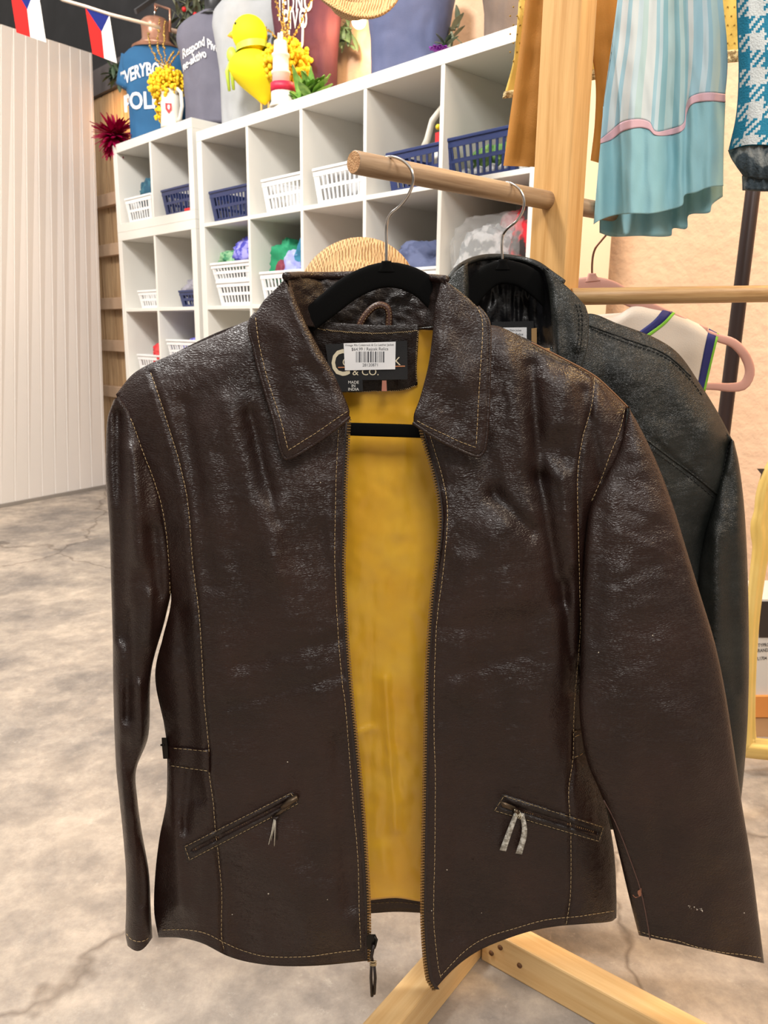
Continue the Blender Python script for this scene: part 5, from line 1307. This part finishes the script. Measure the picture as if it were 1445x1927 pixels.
quadmesh('tan_tab', [(1000, 618), (1010, 617), (1010, 650), (1000, 650)], lambda x, y: 1.0570, 0, mat('tan_suede', (.45, .26, .10), .7), lb2)
st2 = quadmesh('price_sticker', [(915, 617), (991, 616), (991, 655), (915, 655)], lambda x, y: 1.0560, 0, STK, lb2, .0003)
decal_text('sticker_print', 'Vintage Leather Moto Jacket', 955, 623, 5, lambda x, y: 1.0558, INK, st2, 0, .9, 0, off=.0002)
decal_text('sticker_print', '$64.99 / Rejcek Relics', 957, 631, 6.5, lambda x, y: 1.0558, INK, st2, 0, .95, 0, off=.0002)
KL = [(1376, 826), (1362, 880), (1345, 940), (1325, 1010), (1312, 1080), (1308, 1200), (1318, 1300), (1335, 1400), (1350, 1500), (1362, 1560)]
KR = [(1381, 830), (1390, 870), (1398, 930), (1403, 990), (1407, 1080), (1409, 1180), (1409, 1280), (1405, 1390), (1396, 1490), (1388, 1540)]
sl3, DS3 = sleeve(KL, KR, lambda t: 1.030, lambda t: .010+.022*min(1, t*4), 'sleeve', kj, BLACKL, [(1370, 900, 1385, 1300, 10, .004), (1345, 1000, 1350, 1250, 12, -.005)], 91, 110, 40)
KL2 = [(562, 800), (545, 850), (540, 950), (538, 1100), (540, 1300), (545, 1480)]; KR2 = [(564, 798), (592, 870), (600, 950), (604, 1100), (600, 1300), (598, 1480)]
sleeve(KL2, KR2, lambda t: 1.030, lambda t: .010+.022*min(1, t*4), 'sleeve', kj, BLACKL, [], 92, 50, 32)

# ================================================================== PINK HANGER + SLEEVELESS TOP
PINK = mat('pink_velvet', (.60, .32, .26), .85, bump=(900, .3, .0005))
YP = 1.235
def pk_extra(t):
    g = G(); sweep(g, samp([(1325, 625, YP, 7), (1352, 636, YP, 8), (1380, 646, YP, 9), (1402, 670, YP, 9.5), (1411, 700, YP, 9.5), (1400, 724, YP, 9), (1378, 729, YP, 8.5), (1340, 727, YP, 7), (1200, 727, YP, 6), (1000, 727, YP, 6), (880, 727, YP, 6), (845, 715, YP, 7), (838, 690, YP, 8), (850, 660, YP, 8)], 90), .0035); g.build('side_loops', PINK, t)
hanger('pink_hanger', 'dusty pink velvet hanger holding the cream sleeveless top', PINK,
  [(850, 655, YP, 8), (980, 590, YP, 12), (1050, 553, YP, 17), (1085, 542, YP, 18), (1116, 540, YP, 19), (1150, 546, YP, 18), (1190, 565, YP, 14), (1260, 595, YP, 10), (1330, 624, YP, 8)],
  [(1115, 530, YP, 18), (1114, 520, YP, 9), (1114, 514, YP, 7)], None,
  [(1114, 516, YP), (1114, 500, YP), (1116, 480, YP), (1121, 466, YP-.002), (1132, 452, YP-.004), (1143, 438, YP-.008), (1148, 420, YP-.012), (1142, 402, YP-.012), (1128, 391, YP-.006), (1112, 388, YP+.006), (1100, 394, YP+.015)], extra=pk_extra)
tp = thing('sleeveless_top', P(1220, 800, YP), 'cream sleeveless top with navy and lime trim on the pink hanger', 'top')
CREAM = mat('cream_fabric', (.66, .58, .49), .8, bump=(500, .3, .001), var=(6, (.62, .54, .45), .4, .7)); NAVYF = mat('navy_trim', (.012, .015, .13), .7); LIME = mat('lime_trim', (.20, .48, .03), .7)
vs, fs, uv, DT = patch([(1118, 592), (1140, 597), (1165, 591), (1196, 574), (1235, 578), (1272, 590), (1336, 620)], [(1060, 950), (1200, 955), (1345, 950)], [(1118, 592), (1090, 700), (1060, 950)], [(1336, 620), (1330, 680), (1326, 734), (1335, 800), (1345, 950)], 50, 60, lambda u, v, x, y: YP-.010+.006*max(0, (u-.85)/.15)**2+.0035*nz(x/50, y/80, 5)+(.008*(1-v/.06)**2 if v < .06 else 0))
mesh('front_panel', vs, fs, CREAM, tp, uvs=uv)
vs, fs, uv, _ = patch([(1060, 600), (1150, 590), (1260, 588), (1334, 622)], [(1062, 940), (1200, 945), (1343, 940)], [(1060, 600), (1060, 700), (1062, 940)], [(1334, 622), (1326, 734), (1343, 940)], 20, 30, lambda u, v, x, y: YP+.012)
mesh('back_panel', vs, fs, CREAM, tp, uvs=uv)
def strip(name, pa_, pb_, DE, off, m, par, n=24):
    pa_ = tuple(pa_); pb_ = tuple(pb_); rr = []
    for i in range(n+1):
        a = cr(pa_, i/n); b = cr(pb_, i/n); r = [P(a[0]+(b[0]-a[0])*k/3, a[1]+(b[1]-a[1])*k/3, DE(a[0]+(b[0]-a[0])*k/3, a[1]+(b[1]-a[1])*k/3)-off) for k in range(4)]
        rr.append(r+[p+V((0, .0006, 0)) for p in r[::-1]])
    g = G(); g.loft(rr, True); return g.build(name, m, par)
strip('navy_trim', [(1334, 618), (1324, 665), (1312, 730)], [(1349, 626), (1337, 675), (1323, 735)], DT, .001, NAVYF, tp)
strip('lime_trim', [(1349, 626), (1337, 675), (1323, 735)], [(1353, 628), (1341, 677), (1327, 737)], DT, .001, LIME, tp)
strip('navy_trim', [(1248, 582), (1230, 603), (1200, 626)], [(1266, 587), (1247, 607), (1216, 630)], DT, .001, NAVYF, tp)
strip('lime_trim', [(1266, 587), (1247, 607), (1216, 630)], [(1271, 589), (1252, 610), (1222, 633)], DT, .001, LIME, tp)

# ================================================================== CLOTHES OVERHEAD
top_rail = rod('upper_dowel', V((pc.x, pc.y, 1.70))+LAT*.031, V((pc.x, pc.y, 1.70))+V((.62, -.02, 0)), .011, DOWEL2, rk, ENDW)
def ytop(px, Y): return [y for y in range(-900, 0, 4) if P(px, y, Y).z < 1.66][0]
TOPY = ytop(1230, 1.15)
LB1, LB2, TQ, AQ, PK = (.52, .66, .72), (.34, .55, .64), (.27, .49, .55), (.46, .62, .62), (.62, .69, .70)
STR = ramp_uv('striped_voile', [(0, LB2), (.05, PK), (.11, LB2), (.15, PK), (.21, LB1), (.25, AQ), (.29, PK), (.36, LB2), (.40, LB1), (.43, TQ), (.47, AQ), (.52, TQ), (.56, AQ), (.60, TQ), (.64, LB2), (.67, PK), (.75, LB2), (.83, LB1), (.87, LB2), (.90, AQ)][:20] + [(.95, LB2)], 0, .8)
AQH = mat('aqua_voile', (.25, .50, .57), .75, var=(9, (.30, .55, .61), .35, .65), bump=(600, .3, .0008)); PKB = mat('pink_band', (.72, .47, .53), .8)
sk = thing('tiered_skirt', P(1240, 440, 1.16), 'light blue striped skirt with pink band and plain aqua hem hanging overhead', 'skirt')
SKL = [(1178, -140), (1170, -60), (1162, 0), (1153, 89), (1137, 192), (1130, 265)]
SKR = [(1352, -140), (1357, -60), (1360, 0), (1367, 67), (1369, 125), (1365, 180)]
def ysk(x, y, base=1.150):
    w = min(1, max(0, (y+100)/300))
    return base+.010*math.sin((x-1120)/17.5)*w+.006*math.sin((x-1100)/8.3+1)*w+(.014*math.exp(-((x-1290)/10)**2))*w+.003*nz(x/14, y/60, 3)-.008*math.exp(-((x-1205)/40)**2)*w
bandT = [(1130, 262), (1145, 250), (1170, 230), (1200, 224), (1222, 230), (1233, 247), (1260, 243), (1286, 232), (1291, 200), (1300, 182), (1330, 174), (1365, 177)]
bandB = [(1130, 270), (1150, 263), (1172, 247), (1200, 240), (1220, 243), (1233, 254), (1260, 254), (1287, 243), (1292, 214), (1302, 196), (1330, 190), (1365, 192)]
hemB = [(1117, 422), (1130, 414), (1157, 405), (1190, 402), (1224, 402), (1255, 396), (1284, 386), (1288, 368), (1310, 362), (1336, 352), (1361, 350)]
vs, fs, uv, DSK = patch([(1178, -140), (1250, -140), (1352, -140)], bandT, SKL[:-1]+[(1130, 262)], SKR[:-1]+[(1365, 177)], 100, 90, lambda u, v, x, y: ysk(x, y), .0007)
mesh('striped_panel', vs, fs, STR, sk, uvs=uv)
vs, fs, uv, _ = patch(bandT, bandB, [(1130, 262), (1130, 270)], [(1365, 177), (1365, 192)], 90, 6, lambda u, v, x, y: ysk(x, y)-.0016, .0012)
mesh('band', vs, fs, PKB, sk, uvs=uv)
vs, fs, uv, _ = patch(bandB, hemB, [(1130, 270), (1124, 335), (1117, 422)], [(1365, 192), (1362, 280), (1361, 350)], 100, 60, lambda u, v, x, y: ysk(x, y)-.0004, .0008)
mesh('hem_panel', vs, fs, AQH, sk, uvs=uv)
vs, fs, uv, _ = patch([(1135, 200), (1250, 200), (1362, 190)], [(1128, 438), (1150, 445), (1200, 444), (1262, 444), (1266, 430), (1292, 430), (1296, 405), (1335, 400), (1340, 385), (1360, 370)], [(1135, 200), (1130, 300), (1128, 438)], [(1362, 190), (1361, 280), (1360, 370)], 80, 30, lambda u, v, x, y: ysk(x, y, 1.192), .0007)
mesh('back_panel', vs, fs, AQH, sk, uvs=uv)
vs, fs, uv, _ = patch([(1178, -140), (1250, -140), (1352, -140)], [(1135, 200), (1250, 200), (1362, 190)], [(1178, -140), (1162, 0), (1135, 200)], [(1352, -140), (1360, 0), (1362, 190)], 40, 20, lambda u, v, x, y: ysk(x, y, 1.185), .0007)
mesh('back_panel', vs, fs, STR, sk, uvs=uv)
# hidden top of the skirt reaching its rail
g = G(); sweep(g, [(1178, -150, 1.165, 10), (1265, -150, 1.165, 10), (1352, -150, 1.165, 10)], .02); g.build('waistband', AQH, sk)
g = G(); a = P(1265, -152, 1.165); g.tube([a, a+V((0, 0, max(.02, 1.70-a.z)))], .0015, 8); g.build('hook_wire', STEEL, sk)

# mustard trousers
MUS = mat('mustard_fabric', (.43, .175, .014), .75, var=(5, (.38, .15, .012), .35, .7), bump=(500, .3, .001))
tr = thing('mustard_trousers', P(1040, 300, 1.33), 'mustard yellow trousers hanging behind the wooden post, legs apart', 'trousers')
def leg(L_, R, nm, seed, Yc=1.33, h=.018):
    return sleeve(L_, R, lambda t: Yc, lambda t: h, nm, tr, MUS, [(L_[0][0]+25, -100, L_[-1][0]+30, 300, 12, .006)], seed, 50, 36)
leg([(1000, -130), (988, 0), (975, 110), (958, 230), (947, 312)], [(1090, -130), (1086, 0), (1078, 110), (1066, 230), (1052, 316)], 'trouser_leg', 5)
leg([(1090, -130), (1100, 30), (1105, 55), (1120, 150), (1119, 230), (1111, 302)], [(1180, -130), (1176, 0), (1172, 100), (1170, 230), (1166, 318)], 'trouser_leg', 8)
# right leg inner fold and seat
vs, fs, uv, _ = patch([(1000, -150), (1180, -150)], [(1070, 40), (1090, 35), (1118, 48)], [(1000, -150), (1040, -50), (1070, 40)], [(1180, -150), (1150, -50), (1118, 48)], 16, 16, lambda u, v, x, y: 1.325, .03)
mesh('seat', vs, fs, MUS, tr)
vs, fs, uv, _ = patch([(1066, -20), (1098, -20)], [(1052, 300), (1072, 296)], [(1066, -20), (1052, 300)], [(1098, -20), (1100, 60), (1088, 150), (1080, 230), (1072, 296)], 10, 20, lambda u, v, x, y: 1.350+.004*nz(x/9, y/40, 2), .02)
mesh('inner_leg', vs, fs, MUS, tr)
g = G(); a = P(1090, -152, 1.34); b = V((a.x, a.y, 1.86)); g.tube([a, b], .0015, 8); g.build('hook_wire', STEEL, tr)

# yellow dotted blouse behind
YB = mat('yellow_voile', (.72, .48, .09), .7, bump=(300, .3, .001)); 
bl = thing('yellow_blouse', P(1180, 150, 1.45), 'sheer yellow dotted blouse with scalloped lace hem hanging behind the trousers and skirt', 'blouse')
vs, fs, uv, DY = patch([(985, -160), (1200, -160), (1420, -160)], [(948, 182), (1020, 170), (1100, 145), (1240, 120), (1390, 100)], [(985, -160), (968, 100), (948, 182)], [(1420, -160), (1410, 0), (1390, 100)], 80, 40, lambda u, v, x, y: 1.46+.008*math.sin(x/19)+.004*nz(x/20, y/60, 4), .001)
mesh('blouse_body', vs, fs, YB, bl, uvs=uv)
strip('lace_hem', [(948, 172), (1020, 160), (1100, 134), (1240, 110), (1390, 92)], [(945, 186), (1020, 176), (1100, 154), (1240, 132), (1392, 116)], lambda x, y: 1.452+.006*math.sin(x/19), .001, mat('lace', (.66, .52, .26), .8, bump=(160, 1, .006), var=(130, (.30, .20, .08), .5, .56)), bl, 60)
g = G(); rnd = random.Random(6)
for i in range(34):
    for j in range(16):
        x = 960+i*13+(j % 2)*6; y = -140+j*17; 
        if y < 165-(x-950)*.17: g.ball(P(x, y, DY(x, y)-.0008), .0016, 6, 0, (1, .4, 1))
g.build('dots', mat('ochre_dot', (.32, .20, .03), .8), bl)
g = G(); a = P(1200, -160, 1.46); g.tube([a, a+V((0, 0, .15))], .0015, 8); g.build('hook_wire', STEEL, bl)

# teal houndstooth sweater
sw = thing('teal_sweater', P(1440, 300, 1.10), 'teal and white houndstooth knit sweater with rolled grey cuff, top right corner', 'sweater')
TEAL = mat('teal_knit', (.008, .21, .36), .85, bump=(420, .8, .002)); SNOW = mat('snow_knit', (.62, .68, .70), .85, bump=(420, .8, .002)); GREYK = mat('grey_knit', (.20, .22, .22), .85, bump=(300, .9, .003), var=(34, (.04, .06, .075), .47, .53))
STp = [(1390, -150), (1480, -150), (1600, -150)]; SBt = [(1373, 281), (1409, 272), (1500, 275), (1600, 275)]
nu, nv = 52, 92; gr = coons(STp, SBt, [(1390, -150), (1388, 0), (1390, 60), (1392, 138), (1387, 217), (1373, 281)], [(1600, -150), (1600, 275)], nu, nv)
def ysw(x, y): return 1.11+.020*max(0, (1412-x)/30)**2+.003*nz(x/30, y/60, 6)+.004*math.sin(x/26)
pv = [P(x, y, ysw(x, y)) for row in gr for x, y in row]; W_ = nu+1; fs = []; mi = []
for j in range(nv):
    for i in range(nu):
        a = j*W_+i; fs.append((a, a+W_, a+W_+1, a+1)); ii, jj = i+2, j+3
        wv, wf = (ii//7) % 2, (jj//7) % 2
        mi.append(wv if ((ii+jj) % 4 < 2) else wf)
n = len(pv); pv += [p+V((0, .004, 0)) for p in pv]; nf = len(fs)
fs += [(a+n, d+n, c+n, b+n) for a, b, c, d in fs[:nf]]; mi += [0]*nf
for j in range(nv): fs.append(((j+1)*W_, j*W_, n+j*W_, n+(j+1)*W_)); mi.append(0)
mesh('knit_body', pv, fs, [TEAL, SNOW], sw, mids=mi)
vs, fs, uv, _ = patch([(1373, 281), (1409, 274), (1500, 276), (1600, 276)], [(1402, 330), (1430, 336), (1480, 336), (1600, 336)], [(1373, 281), (1380, 298), (1402, 330)], [(1600, 276), (1600, 336)], 50, 20, lambda u, v, x, y: ysw(x, y)+.006+.014*math.sin(math.pi*v)*(-.4)+.002*math.sin(x/3), .006)
mesh('rolled_lining', vs, fs, GREYK, sw, uvs=uv)
vs, fs, uv, _ = patch([(1402, 328), (1600, 330)], [(1403, 356), (1440, 358), (1600, 358)], [(1402, 328), (1403, 356)], [(1600, 330), (1600, 358)], 60, 8, lambda u, v, x, y: ysw(x, y)+.010+.0015*math.sin(x*1.4), .01)
mesh('ribbed_cuff', vs, fs, GREYK, sw, uvs=uv)
vs, fs, uv, _ = patch([(1395, -150), (1600, -150)], [(1380, 282), (1600, 282)], [(1395, -150), (1396, 100), (1380, 282)], [(1600, -150), (1600, 282)], 10, 10, lambda u, v, x, y: 1.16, .003)
mesh('knit_back', vs, fs, TEAL, sw, uvs=uv)
g = G(); a = P(1480, -150, 1.12); g.tube([a, V((a.x, a.y, 1.70))], .0015, 8); g.build('hook_wire', STEEL, sw)

# dark metal pole of the farther rack
a, b = P(1419, 340, 1.55), P(1362, 800, 1.50); d = (b-a)/(b.z-a.z)
o = rod('metal_pole', b+d*(0-b.z), a+d*(2.2-a.z), .0132, mat('brown_black_metal', (.035, .02, .018), .4, metal=.3)); tag(o, 'dark brown metal pole standing between the pink hanger and the peach wall', 'pole')

# ================================================================== ORNATE YELLOW FRAME
fr = thing('ornate_mirror_frame', P(1440, 1425, 1.75), 'butter yellow carved baroque frame leaning at the right edge of the photo', 'frame')
FY = mat('butter_paint', (.72, .49, .13), .4, var=(8, (.78, .57, .20), .4, .7))
YF = 1.62
def frame_bar(ctr, hw_, nm):
    ctr = tuple(ctr); rr = []
    for i in range(71):
        x, y, w = cr(ctr, i/70); a = cr(ctr, max(0, i/70-.01)); b = cr(ctr, min(1, i/70+.01)); dx, dy = b[0]-a[0], b[1]-a[1]; l = math.hypot(dx, dy); nx, ny = -dy/l, dx/l; r = []
        for s, dp in ((-1, .014), (-1, .004), (-.8, -.003), (-.55, -.001), (-.3, -.010), (.1, -.014), (.35, -.006), (.5, -.007), (.8, -.001), (1, .004), (1, .014)):
            r.append(P(x+nx*w*s, y+ny*w*s, YF+dp))
        rr.append(r)
    g = G(); g.loft(rr, True); return g.build(nm, FY, fr)
frame_bar([(1520, 800, 16), (1480, 850, 18), (1452, 890, 17), (1438, 930, 16), (1434, 965, 16), (1430, 985, 18), (1432, 1003, 20), (1432, 1030, 17), (1424, 1090, 15), (1417, 1160, 13), (1414, 1230, 11), (1412, 1300, 10), (1410, 1370, 12), (1408, 1410, 18)], 1, 'carved_stile')
frame_bar([(1388, 1404, 20), (1420, 1408, 20), (1450, 1411, 20), (1600, 1424, 20)], 1, 'bottom_rail')
frame_bar([(1640, 800, 16), (1660, 900, 16), (1650, 1100, 15), (1645, 1300, 12), (1640, 1430, 18)], 1, 'carved_stile')
frame_bar([(1500, 815, 16), (1560, 790, 18), (1640, 810, 16)], 1, 'carved_crest')
g = G(); g.loft([[P(x, y, YF+.002), P(x2, y, YF+.002), P(x2, y, YF+.02), P(x, y, YF+.02)] for x, x2, y in ((1424, 1470, 882), (1432, 1470, 892), (1430, 1470, 902))]); g.build('dark_corner_ornament', mat('dark_bronze', (.05, .035, .03), .5), fr, False)
# things seen through the frame: printed carton standing on an orange crate
Yc_ = 1.80
bx = thing('printed_carton', P(1450, 1300, Yc_), 'pale printed carton seen through the yellow frame', 'box')
def slab(nm, x0, x1, y0, y1, Y, m, par, th=.01):
    g = G(); q = [P(x0, y0, Y), P(x1, y0, Y), P(x1, y1, Y), P(x0, y1, Y)]; q += [p+V((0, th, 0)) for p in q]
    g.add(q, [(0, 3, 2, 1), (4, 5, 6, 7), (0, 1, 5, 4), (1, 2, 6, 5), (2, 3, 7, 6), (3, 0, 4, 7)]); return g.build(nm, m, par, False)
slab('carton_body', 1405, 1600, 1128, 1310, Yc_, mat('grey_white_card', (.55, .54, .52), .7, var=(5, (.62, .60, .57), .4, .6)), bx, .15)
slab('dark_picture', 1428, 1600, 1132, 1200, Yc_-.0015, mat('dark_print', (.025, .018, .015), .5), bx, .001)
for s, y in (('CITYPRO', 1217), ('BRAND', 1227), ('L1704', 1242)):
    decal_text('box_lettering', s, 1434, y, 9, lambda x, y: Yc_-.0004, BPRINT, bx, .06, .8, .01)
oc = thing('orange_crate', P(1450, 1380, Yc_), 'orange-tan wooden crate beneath the printed carton', 'crate')
slab('crate_top', 1402, 1600, 1311, 1350, Yc_-.01, mat('orange_board', (.62, .25, .06), .6), oc, .2)
slab('crate_front', 1402, 1600, 1351, 1400, Yc_-.003, mat('tan_board', (.50, .30, .15), .6), oc, .18)
zf_ = P(1450, 1400, Yc_).z
slab('crate_base', 1402, 1600, 1401, 1401+ (1 if zf_ < .02 else 60), Yc_+.02, MATS['tan_board'], oc, .14)
